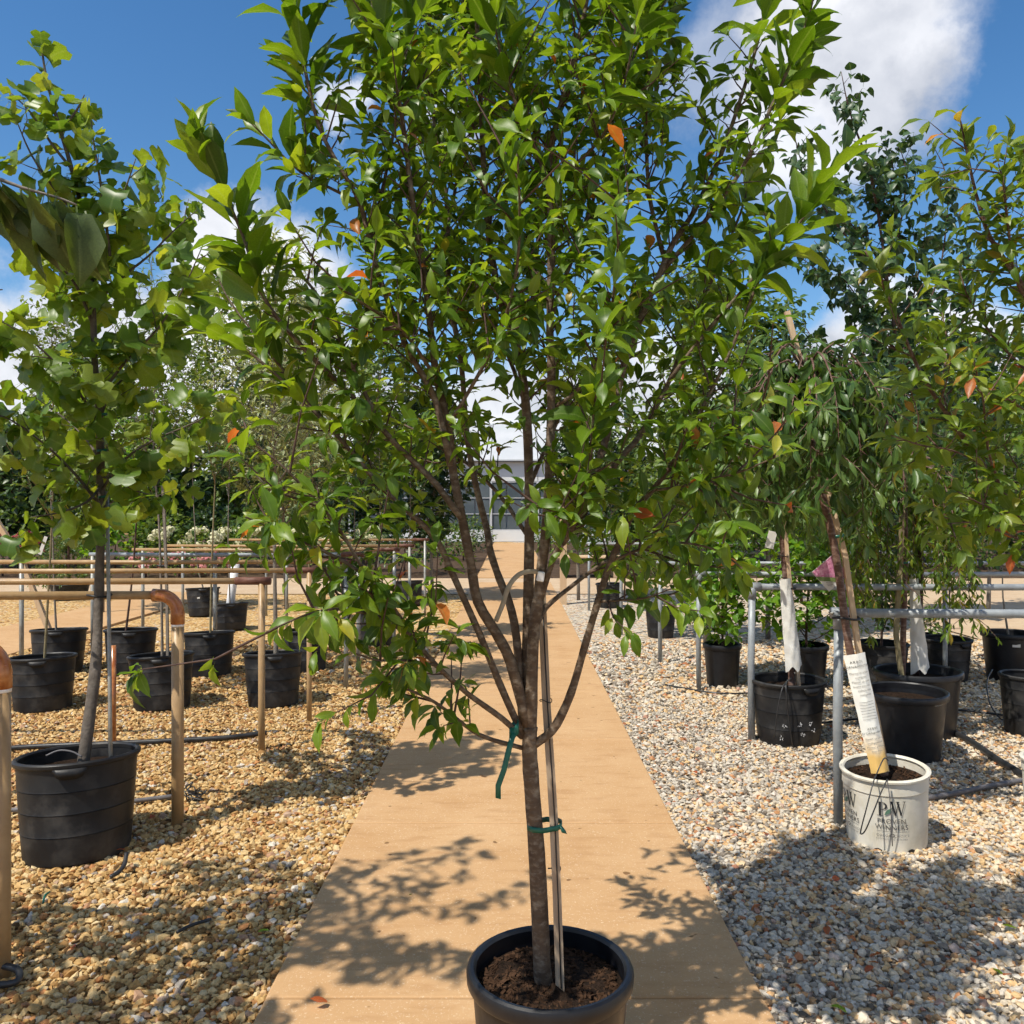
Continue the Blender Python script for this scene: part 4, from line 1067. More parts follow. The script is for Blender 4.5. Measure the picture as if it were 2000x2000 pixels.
# stake, ties and tags of that tree
def square_stick(name, pts, w, mat, label, cat='stake', d=None):
    p = np.asarray(pts, dtype=float); base = p[0]; root_loc = tuple(base)
    V = []; d = d or w
    for i, q in enumerate(p):
        t = unit(p[min(i+1, len(p)-1)] - p[max(i-1, 0)]); x = unit(np.cross([0, 1, 0], t)); y = np.cross(t, x)
        for sx, sy in ((-1,-1),(1,-1),(1,1),(-1,1)): V.append(q - base + x * sx * w / 2 + y * sy * d / 2)
    n = len(p); fs = [(4*i+j, 4*i+(j+1)%4, 4*(i+1)+(j+1)%4, 4*(i+1)+j) for i in range(n-1) for j in range(4)] + [(3,2,1,0), tuple(4*(n-1)+j for j in range(4))]
    o = MB().add(np.array(V), np.array(fs)).build(name, mat, smooth=False, loc=root_loc)
    return tag(o, label, cat)
square_stick('stake', [P(1094, 1935, D0-.035), P(1088, 1750, D0-.02), P(1081, 1590, D0-.0), P(1067, 1372, D0+.035), P(1057, 1140, D0+.06)], .021, M['wood'], 'weathered wooden stake standing beside the cherry trunk', d=.016)
stk = bpy.context.scene.objects['stake']
b0 = P(1094, 1935, D0-.035); cr = [P(1096, 1930, D0-.0445), P(1090, 1750, D0-.0295), P(1083, 1590, D0-.0095), P(1069, 1372, D0+.0255), P(1060, 1180, D0+.047)]
MB().add(*tube(np.array(cr) - b0, .0016, 5)).build('crack', M['tie'], stk)
def ring(name, c, r, w, mat, label, cat='tie', tiltv=(0, 0, 1), el=(1, 1), parent=None):
    a = np.linspace(0, 2*np.pi, 20); pts = np.array([(r*el[0]*math.cos(t), r*el[1]*math.sin(t), .004*math.sin(2*t)) for t in a[:-1]] )
    pts = np.vstack([pts, pts[:1]])
    o = MB().add(*tube(pts, w, 6, cap=False)).build(name, mat, parent, loc=tuple(c))
    return tag(o, label, cat) if label else o
def flat_band(name, c, rx, ry, h, mat, label, tail=None):
    a = np.linspace(0, 2*np.pi, 22, endpoint=False); V = []
    for t in a:
        j = random.gauss(0, .0012)
        for r_, z in ((0, -h/2), (0, h/2), (.0015, h/2), (.0015, -h/2)): V.append(((rx+r_+j)*math.cos(t), (ry+r_+j)*math.sin(t), z + .3*h*math.sin(t+1)))
    n = 22; fs = [(4*i+j, 4*((i+1)%n)+j, 4*((i+1)%n)+(j+1)%4, 4*i+(j+1)%4) for i in range(n) for j in range(4)]
    mb = MB().add(np.array(V), np.array(fs))
    if tail is not None:
        tl = np.asarray(tail); W = .0065; vv = []
        for k, q in enumerate(tl): vv += [q + np.array([-W, 0, W*.3]), q + np.array([W, 0.001, -W*.3]), q + np.array([W, .0025, -W*.3]), q + np.array([-W, .0015, W*.3])]
        m = len(tl); ff = [(4*i+j, 4*i+(j+1)%4, 4*(i+1)+(j+1)%4, 4*(i+1)+j) for i in range(m-1) for j in range(4)] + [(0,3,2,1), tuple(4*(m-1)+j for j in range(4))]
        mb.add(np.array(vv), np.array(ff))
    return tag(mb.build(name, mat, loc=tuple(c)), label, 'tie')
c = P(1064, 1611, D0)
flat_band('tie_tape', c, .0425, .028, .013, M['tape'], 'green tape tying the cherry trunk to its wooden stake', tail=[np.array([.036, -.016, .004]), np.array([.044, -.024, -.004]), np.array([.047, -.024, -.012])])
c = P(1004, 1425, D0 - .02)
tl = [P(1003, 1432, D0-.035), P(995, 1460, D0-.045), P(984, 1505, D0-.05), P(973, 1535, D0-.052), P(973, 1560, D0-.05)]
flat_band('ribbon', c, .010, .010, .028, M['tape'], 'long green tape ribbon hanging from the lowest cherry fork', tail=[q - c for q in tl])
for y, lab in ((1696, 'thin black tie low on the wooden stake'), (1368, 'thin black tie high on the wooden stake below the fork')):
    cc = P(1083 if y > 1500 else 1066, y, D0 - .008 if y > 1500 else D0 + .035); ring('tie', cc, .0145, .0012, M['tie'], lab, el=(1.05, .85))
# white clip and the clear strap that arches from it
cl = P(1056, 1126, D0 - .030)
o = add_obj('clip', bevel_box_mesh('clip', (-.009, -.007, -.012), (.009, .012, .012), .003), M['clip'], None, tuple(cl), (0, .15, 0)); tag(o, 'small white plastic clip on the cherry leader', 'clip')
sp = smooth_poly([P(1052, 1118, D0-.03), P(1038, 1116, D0-.05), P(1014, 1122, D0-.06), P(994, 1145, D0-.065), P(982, 1180, D0-.065), P(968, 1214, D0-.06)], 5)
V = []
for i, q in enumerate(sp):
    t = unit(sp[min(i+1, len(sp)-1)] - sp[max(i-1, 0)]); s_ = unit(np.cross(t, [0, 1, 0])); w = .0058
    V += [q - s_*w, q + s_*w, q + s_*w + np.array([0, .0016, 0]), q - s_*w + np.array([0, .0016, 0])]
n = len(sp); fs = [(4*i+j, 4*i+(j+1)%4, 4*(i+1)+(j+1)%4, 4*(i+1)+j) for i in range(n-1) for j in range(4)] + [(0,3,2,1), tuple(4*(n-1)+j for j in range(4))]
o = MB().add(np.array(V) - sp[0], np.array(fs)).build('tag_strap', M['strap'], loc=tuple(sp[0])); tag(o, 'bare translucent tag strap arching from the white clip', 'strap')
# ------------------------------------------------------------------ the other trees
def curve_from(q, d0, d1, L, n=5):
    """bending branch of length L whose direction turns from d0 to d1"""
    pts = [np.array(q, dtype=float)]; st = L / (n - 1)
    for k in range(1, n):
        d = unit(unit(d0) * (1 - k / n) + unit(d1) * (k / n)); pts.append(pts[-1] + d * st)
    return np.array(pts)
def point_on(p, t):
    seg = np.linalg.norm(np.diff(p, axis=0), axis=1); cum = np.concatenate([[0], np.cumsum(seg)]); u = t * cum[-1]
    i = min(np.searchsorted(cum, u, side='right') - 1, len(seg) - 1); return p[i] + (p[i+1] - p[i]) * (u - cum[i]) / (seg[i] + 1e-9)

def grow(T, trunk, r0, r1, nl, t0, t1, Llow, Ltop, rise=.7, leaf_size=.08, spacing=.03, twig_every=.09, twig_len=.14, nleaf=6, droop=.3, limb_r=.006, seed=None, ang=1.0, tip=True):
    p = T.limb(trunk, r0, r1, 'trunk', 10, 4)
    ph = rng.uniform(0, 6.28)
    for k in range(nl):
        f = k / max(1, nl - 1); t = t0 + (t1 - t0) * f; ph += 2.4 + rng.normal(0, .3)
        q = point_on(p, t); L = (Llow + (Ltop - Llow) * f) * rng.uniform(.75, 1.2)
        out = np.array([math.cos(ph), math.sin(ph), 0])
        b = curve_from(q, out + np.array([0, 0, rise]), out * .55 + np.array([0, 0, rise * 1.5]), L)
        lp = T.limb(b, limb_r * (1 - .55 * f), .0015, 'limb', 6, 2)
        T.shoot(lp, leaf_size, spacing, ang, .25, droop)
        side_shoots(T, lp, twig_every, twig_len, leaf_size * .92, nleaf, .15, .95, droop, .4, .4, .35)
    if tip:
        T.shoot(p, leaf_size, spacing, ang, t1, droop)
    side_shoots(T, p, twig_every * 1.1, twig_len * .8, leaf_size * .85, nleaf, t0, .98, droop, .3, .4, .5)
    return p

# tulip tree tied to the tan rack
bt = P(165, 1482, 3.66)
T = Tree('tulip_tree', 'young tulip tree with lobed yellow green leaves tied to the tan pipe rack', 'tree', bt, 'bark_tulip', 'tulip', 'tulip')
tr = [bt + np.array([-.01, 0, -.06]), P(172, 1420, 3.70), P(187, 1300, 3.80), P(192, 1193, 3.90), P(197, 1012, 3.94), P(196, 900, 3.92), P(194, 813, 3.9), P(186, 722, 3.88), P(181, 600, 3.86), P(172, 470, 3.84), P(140, 330, 3.82), P(112, 235, 3.8), P(90, 150, 3.8), P(80, 80, 3.8)]
p = T.limb(tr, .026, .0035, 'trunk', 12, 3)
for l, a, b in (([(197,990),(150,930),(90,870),(20,820),(-60,790)], 3.93, 3.55), ([(197,960),(240,900),(300,860),(370,830),(430,800)], 3.93, 3.7), ([(194,830),(150,760),(100,700),(40,650),(-30,610)], 3.9, 3.5),
                ([(190,780),(250,700),(310,640),(360,560),(400,470)], 3.9, 3.75), ([(183,640),(150,560),(100,500),(50,460),(0,400)], 3.87, 3.6), ([(181,600),(240,540),(290,500),(340,450),(385,410)], 3.86, 3.95),
                ([(176,500),(210,430),(240,380),(265,310)], 3.85, 3.7), ([(215,500),(200,380),(185,290),(178,235)], 3.85, 3.75), ([(165,440),(100,360),(60,300),(30,230)], 3.84, 3.7), ([(140,330),(100,280),(60,220),(20,180)], 3.82, 3.7),
                ([(120,255),(150,215),(165,185)], 3.8, 3.75), ([(196,900),(170,860),(130,820),(60,770)], 3.92, 4.3), ([(194,820),(220,760),(270,720),(330,690)], 3.9, 4.3), ([(183,640),(160,580),(120,520),(90,440)], 3.87, 4.3), ([(197,950),(170,980),(120,1000),(60,1010)], 3.93, 3.6),
                ([(197,930),(230,940),(270,960),(310,970)], 3.93, 3.75), ([(176,520),(220,470),(280,420),(320,380)], 3.85, 4.2)):
    n = len(l); lp = T.limb(np.array([P(x, y, a + (b - a) * k / (n - 1)) for k, (x, y) in enumerate(l)]), .0075, .002, 'limb', 7)
    top_ = l[-1][1] < 420
    T.shoot(lp, .150 if top_ else .165, .055 if top_ else .044, 1.15, .2, .7, True, .4)
    side_shoots(T, lp, .15 if top_ else .10, .13, .135, 3 if top_ else 4, .15, .98, .8, .4, .4, .6)
T.shoot(p, .13, .045, .9, .62, .2)
side_shoots(T, p, .12, .14, .14, 4, .46, .80, .8, .3, .4, .6)
for k_, l_ in enumerate(T.L): T.L[k_] = (l_[0], l_[1], np.asarray(l_[2]) + rng.normal(0, .45, 3), l_[3], l_[4] ** .65, l_[5])
tulip_n = len(T.L); T.finish()
o = MB().add(*tube(np.array([P(216, 1490, 3.60), P(214, 1300, 3.74), P(212, 1150, 3.92), P(209, 960, 3.955)]) - P(216, 1490, 3.60), .0085, 10)).build('stake', M['pipe_steel'], loc=tuple(P(216, 1490, 3.60)))
tag(o, 'thin grey steel stake beside the tulip tree trunk', 'stake')
ring('tie', P(194, 1163, 3.935), .045, .0055, M['tie'], 'black tube tying the tulip tree to the tan rail', el=(1.15, 1.0))
for k, (x, y) in enumerate(((199, 810), (200, 880), (203, 970))):
    flat_band('tie_tape', P(x, y, 3.93 if y > 900 else 3.905), .022, .022, .012, M['tape'], ['green tape round the tulip trunk highest up among its leaves', 'green tape round the tulip trunk halfway up its leaves', 'green tape round the tulip trunk at the foot of its leaves'][k])
o = MB().add(*tube(np.array([(0, 0, 0), (-.012, .02, .5), (-.02, .04, .78)]), .014, 10)).build('leaning_pole', M['elbow'], loc=(gx(222, 4.35), 4.35, 0.0)); tag(o, 'short orange brown pole behind the tulip tree pot', 'pole')

# saplings in the black pots of the tan side
def sap(label, pot_i, stem, top_y, leaf, lmat, bark, nl, Llow, Ltop, lsize, t0=.45, cat='tree', nleaf=6, spacing=.03, rise=.8, name='sapling', twig_every=.08, single=60, droop=.3, lr=.005, r0=.012, pots=None):
    X, D, h = (pots or LP)[pot_i]
    pts = [np.array([gx(stem[0][0], D), D, h - .09])] + [P(x, y, D) for x, y in stem]
    pts.append(P(stem[-1][0] + rng.uniform(-12, 12), top_y, D))
    T = Tree(name, label, cat, pts[0], bark, leaf, lmat, n_single=single)
    grow(T, pts, r0, .0025, nl, t0, .97, Llow, Ltop, rise, lsize, spacing, twig_every, .13, nleaf, droop, lr)
    return T
sap('sapling with small round bright leaves and a white paper tag', 0, [(87,1291),(93,1180),(100,1049),(104,900)], 640, 'oval', 'small', 'bark_olive', 22, .6, .3, .062, .44).finish()
sap('sapling with a pale tied stem and small leaves next to the side walkway', 1, [(110,1237),(106,1150),(103,1040),(100,940)], 610, 'oval', 'small', 'bark_grey', 20, .6, .3, .065, .5).finish()
sap('slim leaning sapling with a dark stem and bright round leaves', 2, [(246,1233),(259,1121),(268,994),(274,900)], 690, 'oval', 'lime', 'bark_dark', 18, .45, .25, .07, .45).finish()
sap('staked sapling behind the amber elbow with small dark leaves', 3, [(317,1280),(315,1160),(310,1012),(302,922),(300,820)], 560, 'narrow', 'small', 'bark_grey', 24, .7, .35, .075, .5).finish()
sap('sapling with an olive stem and low drooping foliage', 4, [(411,1237),(413,1120),(417,1012),(420,900)], 520, 'oval', 'small', 'bark_olive', 24, .75, .35, .075, .42).finish()
sap('variegated tree with narrow cream edged leaves and a grey trunk', 5, [(539,1270),(537,1150),(536,1012),(538,860)], 500, 'narrow', 'varieg', 'bark_grey', 38, .8, .4, .090, .42, single=200, r0=.021, lr=.007, twig_every=.06, nleaf=8).finish()
sap('second variegated tree with cream edged leaves beside the walkway', 6, [(600,1225),(603,1120),(608,1000),(612,850)], 600, 'narrow', 'varieg', 'bark_olive', 30, .7, .35, .088, .45, single=100, nleaf=8).finish()
sap('slim sapling standing in the pot with the white sticker', 7, [(397,1150),(385,1100),(380,1020),(376,900)], 700, 'oval', 'small', 'bark_grey', 20, .9, .45, .09, .5, single=30).finish()
sap('sapling rising from the wide black tub', 8, [(449,1180),(447,1090),(446,1000)], 640, 'far', 'dark', 'bark_grey', 18, .8, .4, 0.098, .4, single=30).finish()
sap('sapling with dark leaves shading the walkway edge', 9, [(735,1215),(738,1120),(742,1000)], 640, 'far', 'small', 'bark_grey', 26, .8, .4, 0.105, .38, single=50, nleaf=7).finish()
sap('far sapling with rounded leaves beside the walkway near the drive', 10, [(800,1140),(800,1060),(802,960)], 700, 'far', 'dark', 'bark_grey', 23, 1.0, .5, 0.126, .35, single=30).finish()
sap('far sapling with small bright leaves in the row behind the variegated tree', 11, [(690,1130),(692,1050),(694,950)], 640, 'far', 'small', 'bark_grey', 23, 1.0, .5, 0.119, .35, single=30).finish()
# stake, ties, paper tag and flagging on those saplings
X, D, h = LP[3]
square_stick('stake', [np.array([gx(331, D), D - .03, h - .1]), P(326, 1160, D - .02), P(321, 1010, D), P(318, 950, D)], .018, M['bark_grey'], 'grey wooden stake beside the sapling behind the amber elbow')
for k, (x, y, i, lab) in enumerate(((101, 1118, 0, 'black tie holding the pale sapling to the thin tan rail'), (316, 1105, 3, 'black tie holding the staked sapling to the pale pipe'), (416, 1098, 4, 'black tie on the olive stemmed sapling'), (537, 1090, 5, 'black tie on the grey trunk of the variegated tree'))):
    ring('tie', P(x, y, LP[i][1]), .032, .006, M['tie'], lab)
flat_band('tie_tape', P(313, 990, LP[3][1]), .02, .02, .02, M['tape'], 'green tape round the staked sapling behind the amber elbow')
def card(name, label, c, w, h, mat, rot=(0, 0, 0), cat='tag', t=.0012):
    o = add_obj(name, bevel_box_mesh(name, (-w/2, -t/2, -h), (w/2, t/2, 0), .0005, 1), mat, None, tuple(c), rot); return tag(o, label, cat)
card('paper_tag', 'white paper tag hanging on the pale sapling stem', P(90, 1048, LP[0][1] - .05), .026, .14, M['paper'], (0, .35, 0))
card('flagging', 'orange flagging strip hanging in the staked sapling', P(288, 903, LP[3][1] - .06), .03, .15, M['orange'], (0, .4, 0), 'flagging')
card('flagging', 'short orange flagging strip in the sapling with drooping foliage', P(330, 895, LP[3][1] + .3), .03, .09, M['orange'], (0, -.2, 0), 'flagging')
o = MB().add(*tube(np.array([(0, 0, -.05), (.05, 0, .4), (.11, 0, .85)]), .05, 14)).build('white_pipe', M['clip'], loc=(gx(443, 10.4), 10.42, .02)); tag(o, 'white plastic pipe standing up behind the wide black tub', 'pipe')
square_stick('leaning_stick', [np.array([gx(-30, 8.2), 8.2, 1.55]), np.array([gx(43, 8.2), 8.2, .97]), np.array([gx(120, 8.2), 8.2, .0])], .045, M['wood_pale'], 'pale board leaning across the pipe racks')

# large leaved tree just outside the frame: one drooping branch hangs into view, its crown shades the walkway
nb = np.array([-2.2, 1.75, 0.32])
pot('black pot of the broad leaved tree beside the first tan rack', -2.2, 1.75, .45, .40, None, 'ribbed', 'pot', soil=.06)
T = Tree('broad_leaved_tree', 'broad leaved tree with one drooping branch of large olive leaves above the tan rack', 'tree', nb, 'bark_grey', 'droop', 'near', n_single=200)
p = T.limb([nb, nb + [.02, 0, .8], nb + [.0, .02, 1.6], nb + [.05, 0, 2.4], nb + [.03, .05, 3.0]], .022, .004, 'trunk', 10)
ph = 0
for k in range(25):
    ph += 2.4; q = point_on(p, .42 + .56 * k / 24); out = np.array([math.cos(ph), math.sin(ph), 0]); L = rng.uniform(.55, 1.05) * (1.2 - .5 * k / 24)
    b = curve_from(q, out + [0, 0, .7], out + [0, 0, .2], L); lp = T.limb(b, .006, .002, 'limb', 6, 2)
    T.shoot(lp, .11, .030, 1.1, .2, .3); side_shoots(T, lp, .11, .15, .105, 5, .2, .95, .4, .3, .4, .5)
keepL = []
for l in T.L:
    q = l[0] + unit(l[1]) * l[3]
    if 1000 + F * max(q[0], l[0][0]) / max(q[1], .3) < -12: keepL.append(l)
T.L = keepL
hang = T.limb([np.array([-2.15, 1.78, 2.3]), P(-150, 300, 1.85), P(-40, 335, 1.85), P(40, 365, 1.85), P(110, 385, 1.85), P(150, 400, 1.85)], .006, .002, 'limb', 7, 3)
for k in range(24):
    t_ = rng.uniform(.83, 1.0) if k < 17 else rng.uniform(.6, .83); q = point_on(hang, t_)
    T.lf(q + np.array([0, rng.uniform(-.05, .05), 0]), np.array([rng.uniform(-.35, .55), rng.uniform(-.35, .35), -1]), np.array([rng.uniform(-1, .8), -1, .2]), rng.uniform(.12, .19), rng.uniform(.1, .9))
T.finish()

# ---- grey side: weeping cherries
def weeping(label, stem, top, D, spread, drop, leaf, lmat, bark, nb_, lsize, base_z, single=250, r0=.022, name='weeping_cherry', asym=(0, 0), ydepth=.8, low=.12):
    pts = [np.array([gx(stem[0][0], stem[0][2]), stem[0][2], base_z])] + [P(x, y, d) for x, y, d in stem]
    T = Tree(name, label, 'tree', pts[0], bark, leaf, lmat, n_single=single)
    T.limb(pts, r0, r0 * .62, 'trunk', 12, 4); c = np.array(pts[-1]); ph = 0
    for k in range(nb_):
        ph += 2.4 + rng.normal(0, .25); out = np.array([math.cos(ph) + asym[0] * .5, (math.sin(ph) + asym[1] * .5) * ydepth, 0]); rr = spread * rng.uniform(.45, 1.1); dd = drop * rng.uniform(.55, 1.1)
        q = c - np.array([0, 0, rng.uniform(0, low)])
        b = [q, q + out * rr * .35 + [0, 0, rng.uniform(.05, .16)], q + out * rr * .75 + [0, 0, -.02], q + out * rr + [0, 0, -dd * .4], q + out * rr * 1.08 + [0, 0, -dd]]
        lp = T.limb(b, .0065, .0013, 'limb', 6, 3)
        T.shoot(lp, lsize, .024, .9, .12, .8, True, .5)
        side_shoots(T, lp, .12, .17, lsize, 7, .15, .95, .9, -.35, .4, .1)
    return T
DWt = 3.81
T = weeping('weeping cherry leaning from the white pot with long hanging leaves', [(1726, 1512, DWt), (1690, 1390, DWt+.03), (1659, 1266, DWt+.06), (1633, 1085, DWt+.10), (1608, 976, DWt+.12), (1590, 904, DWt+.13), (1582, 800, DWt+.14), (1578, 725, DWt+.14)], None, DWt, .42, .62, 'narrow', 'weep', 'bark_red', 30, .112, .24, r0=.0215)
T.finish()
square_stick('stake', [np.array([gx(1742, DWt), DWt + .035, .24]), P(1709, 1390, DWt+.06), P(1676, 1266, DWt+.09), P(1650, 1085, DWt+.13), P(1612, 940, DWt+.17), P(1570, 735, DWt+.19), P(1537, 608, DWt+.2)], .024, M['wood_pale'], 'tall pale wooden stake tied along the leaning weeping cherry', d=.02)
X2, D2, h2 = RP[0]
T = weeping('weeping cherry with a paper sleeved trunk in the pot with drain holes', [(1546, 1338, D2), (1540, 1200, D2), (1530, 1085, D2), (1523, 1000, D2), (1520, 900, D2), (1516, 790, D2)], None, D2, .50, .75, 'narrow', 'weep', 'bark_red', 26, .125, h2 - .1, r0=.022)
T.finish()
square_stick('stake', [np.array([gx(1560, D2), D2 - .01, h2 - .1]), P(1549, 1200, D2-.02), P(1537, 1085, D2-.02), P(1529, 960, D2), P(1524, 880, D2)], .022, M['wood_pale'], 'pale stake against the paper sleeved trunk')
# two trunks in the wide tub, orange-tinged weeping cherry
X4, D4, h4 = RP[2]
T = weeping('small weeping cherry whose leaves are turning orange', [(1762, 1345, D4 - .1), (1764, 1240, D4 - .1), (1768, 1120, D4 - .1), (1768, 1000, D4 - .1), (1766, 915, D4 - .1)], None, D4, .42, .95, 'narrow', 'orange', 'bark_red', 30, .085, h4 - .1, r0=.021, single=300)
T.finish()
square_stick('stake', [np.array([gx(1746, D4), D4 - .14, h4 - .12]), P(1750, 1240, D4 - .14), P(1757, 1120, D4-.13), P(1764, 960, D4 - .12)], .026, M['bark_olive'], 'old wooden stake beside the orange tinged weeping cherry')
flat_band('tie_tape', P(1755, 1336, D4 - .12), .034, .03, .014, M['tape'], 'green tape at the foot of the orange tinged weeping cherry')
flat_band('tie_tape', P(1764, 1098, D4 - .115), .03, .028, .014, M['tape'], 'green tape halfway up the orange tinged weeping cherry')
flat_band('tie_tape', P(1634, 1046, DWt + .12), .036, .036, .014, M['tape'], 'green tape round the leaning weeping cherry and its stake')
ring('tie', P(1652, 1207, DWt + .09), .050, .006, M['tie'], 'black tube tying the leaning weeping cherry to the galvanised rail', el=(1.2, .9))
ring('tie', P(1538, 1148, D2 - .01), .048, .006, M['tie'], 'black tube round the paper sleeve of the trunk')
ring('tie', P(1529, 1086, D2 - .01), .034, .003, M['tie'], 'thin black tie above the paper sleeve')
ring('tie', P(1784, 1144, D4 - .05), .040, .007, M['tie'], 'black tube round the stained paper sleeve')

# heart leaved tree behind
T = Tree('redbud_tree', 'tall redbud tree with dark heart shaped leaves behind the weeping cherries', 'tree', np.array([gx(1800, D4), D4 + .08, h4 - .1]), 'bark_dark', 'heart', 'heart')
tr = [np.array([gx(1800, D4), D4 + .08, h4 - .1]), P(1798, 1150, D4 + .1), P(1790, 1000, D4 + .1), P(1775, 850, D4 + .1), P(1755, 700, D4 + .1), P(1735, 560, D4 + .1), P(1715, 420, D4 + .1), P(1690, 300, D4 + .1)]
p = T.limb(tr, .020, .005, 'trunk', 10)
for l, a, b in (([(1690,300),(1670,250),(1655,200),(1643,140)], 0, 0), ([(1715,420),(1700,330),(1690,290)], 0, -.2), ([(1735,540),(1760,430),(1770,340),(1755,280)], 0, .1), ([(1735,560),(1660,470),(1600,390),(1560,300),(1548,230)], 0, -.1), ([(1755,690),(1680,600),(1600,530),(1530,480)], 0, .2),
                ([(1755,700),(1820,580),(1845,470),(1850,350),(1815,270)], 0, .1), ([(1760,720),(1850,640),(1890,550),(1890,470)], 0, -.1), ([(1775,830),(1690,760),(1610,690),(1560,620)], 0, .3), ([(1775,850),(1850,770),(1920,700),(1960,620)], 0, .3),
                ([(1735,560),(1700,480),(1650,420),(1630,340)], .1, .4), ([(1760,700),(1780,600),(1800,500),(1810,420)], .1, .5), ([(1785,950),(1720,880),(1650,830),(1600,790)], 0, .3), ([(1785,950),(1860,880),(1930,830),(1980,790)], 0, .3), ([(1715,430),(1730,380),(1745,330),(1725,280)], 0, .2),
                ([(1755,680),(1700,620),(1660,560),(1590,470)], 0, -.15), ([(1765,760),(1820,720),(1870,690),(1910,640)], 0, -.2), ([(1780,880),(1740,800),(1700,720),(1670,640)], 0, -.2)):
    n = len(l); lp = T.limb(np.array([P(x, y, D4 + .1 + a + (b - a) * k / (n - 1)) for k, (x, y) in enumerate(l)]), .008, .002, 'limb', 6)
    T.shoot(lp, .105, .036, 1.4, .1, .75, True, .3); side_shoots(T, lp, .065, .13, .10, 6, .08, .9, .8, .2, .5, .4)
side_shoots(T, p, .07, .2, .10, 6, .35, .98, .8, .2, .4, .3)
T.finish()

# cherry at the right edge: trunk outside the frame, shoots reach in
rb_ = np.array([2.15, 2.75, .32])
pot('black pot of the cherry that reaches over the white pots', 2.15, 2.75, .45, .40, None, 'ribbed', 'pot', soil=.06)
T = Tree('cherry_tree', 'cherry tree with orange flecked leaves reaching in over the galvanised rails', 'tree', rb_, 'bark_red', 'cherry', 'orange')
T.limb([rb_, rb_ + [0, 0, .4], rb_ + [-.02, 0, .9], rb_ + [0, 0, 1.6], rb_ + [.03, .02, 2.4], rb_ + [.03, .02, 3.0]], .023, .004, 'trunk', 10)
Dr = 2.75
for l, a, b, r0 in (([(2260,1230),(2120,1120),(1999,1020),(1959,965),(1916,904),(1865,831),(1818,762),(1800,733),(1770,665),(1745,600),(1715,540),(1690,490)], 0, -.15, .012), ([(2290,1010),(2160,820),(2060,650),(1978,530),(1934,464),(1912,399),(1898,344),(1880,254),(1872,225)], 0, -.1, .011), ([(2060,650),(1990,560),(1970,450),(1960,362),(1950,320)], -.05, -.2, .006),
                  ([(2290,1100),(2150,900),(2040,760),(1960,680),(1900,600),(1870,520)], 0, .1, .008), ([(1916,904),(1860,880),(1800,870),(1740,850)], -.06, -.3, .004), ([(1959,965),(1930,880),(1920,780),(1900,700)], -.04, -.3, .005), ([(2120,1120),(2040,1080),(1960,1040),(1900,1020),(1840,1025)], 0, -.2, .005),
                  ([(2150,900),(2080,840),(2000,800),(1940,760)], 0, -.2, .005), ([(2290,1150),(2180,1060),(2080,1000),(2000,930),(1950,850)], 0, .25, .006), ([(1865,831),(1840,760),(1850,680),(1840,610)], -.1, .1, .004), ([(2160,820),(2100,600),(2050,450),(2010,330),(1995,280)], 0, -.1, .007), ([(2060,1050),(2000,1010),(1930,990),(1870,960)], 0, -.25, .004)):
    n = len(l); lp = T.limb(np.array([P(x, y, Dr + a + (b - a) * k / (n - 1)) for k, (x, y) in enumerate(l)]), r0, .0018, 'limb', 8)
    T.shoot(lp, .105, .017, .8, .45, .12, True, .6)
    side_shoots(T, lp, .05, .12, .088, 7, .2, .95, .25, .3, .5, .5)
for k in range(len(T.L)):
    l = list(T.L[k]); hgt = l[0][2]
    l[4] = rng.uniform(.2, .82) if rng.uniform() > (.035 if hgt < 2.0 else .008) else rng.uniform(.85, 1); T.L[k] = tuple(l)
T.finish()

# shrubs and small trees further back on the grey side
sap('lime green shrub with broad leaves in the narrow black pot', 8, [(1411, 1230), (1410, 1150), (1408, 1060)], 960, 'oval', 'lime', 'bark_dark', 34, .56, .34, .110, .03, 'shrub', 6, .035, .5, 'leafy_shrub', .09, 150, .45, pots=RP).finish()
sap('dark green shrub with glossy leaves behind the paper sleeve', 9, [(1575, 1230), (1580, 1130), (1585, 1040)], 960, 'oval', 'lime', 'bark_dark', 30, .56, .32, .105, .03, 'shrub', 6, .035, .5, 'leafy_shrub', .09, 120, .45, pots=RP).finish()
sap('sapling hidden in the shaded pot with small dark leaves', 3, [(1722, 1240), (1722, 1150), (1720, 1060)], 820, 'oval', 'dark', 'bark_dark', 26, .55, .3, .085, .08, 'tree', 6, .035, .6, 'sapling', .08, 100, .4, pots=RP).finish()
sap('thin stemmed sapling before the paved yard with rounded leaves', 4, [(1853, 1260), (1855, 1190), (1852, 1090)], 760, 'oval', 'weep', 'bark_grey', 20, .55, .3, .08, .22, 'tree', 6, .035, .6, 'sapling', .08, 100, .5, pots=RP).finish()
sap('crooked stemmed sapling in the flared black pot', 5, [(1974, 1265), (1962, 1190), (1958, 1110)], 760, 'oval', 'weep', 'bark_grey', 20, .5, .3, .08, .3, 'tree', 6, .035, .6, 'sapling', .08, 80, .5, pots=RP).finish()
sap('low leafy plant in the small pot', 7, [(1818, 1225), (1818, 1215)], 1200, 'oval', 'small', 'bark_dark', 14, .14, .1, .07, .1, 'plant', 5, .03, .5, 'potted_plant', .06, 40, .3, pots=RP, lr=.003, r0=.006).finish()
sap('shrub with yellowish leaves deep behind the lime green shrub', 10, [(1290, 1180), (1292, 1100), (1292, 1000)], 850, 'oval', 'small', 'bark_grey', 28, .7, .4, .10, .1, 'shrub', 6, .04, .5, 'leafy_shrub', .10, 60, .35, pots=RP).finish()
sap('sapling rising behind the far galvanised posts', 11, [(1190, 1140), (1192, 1060), (1194, 950)], 700, 'far', 'small', 'bark_grey', 28, 1.0, .5, 0.133, .3, 'tree', 7, .04, .7, 'sapling', .12, 40, .35, pots=RP).finish()

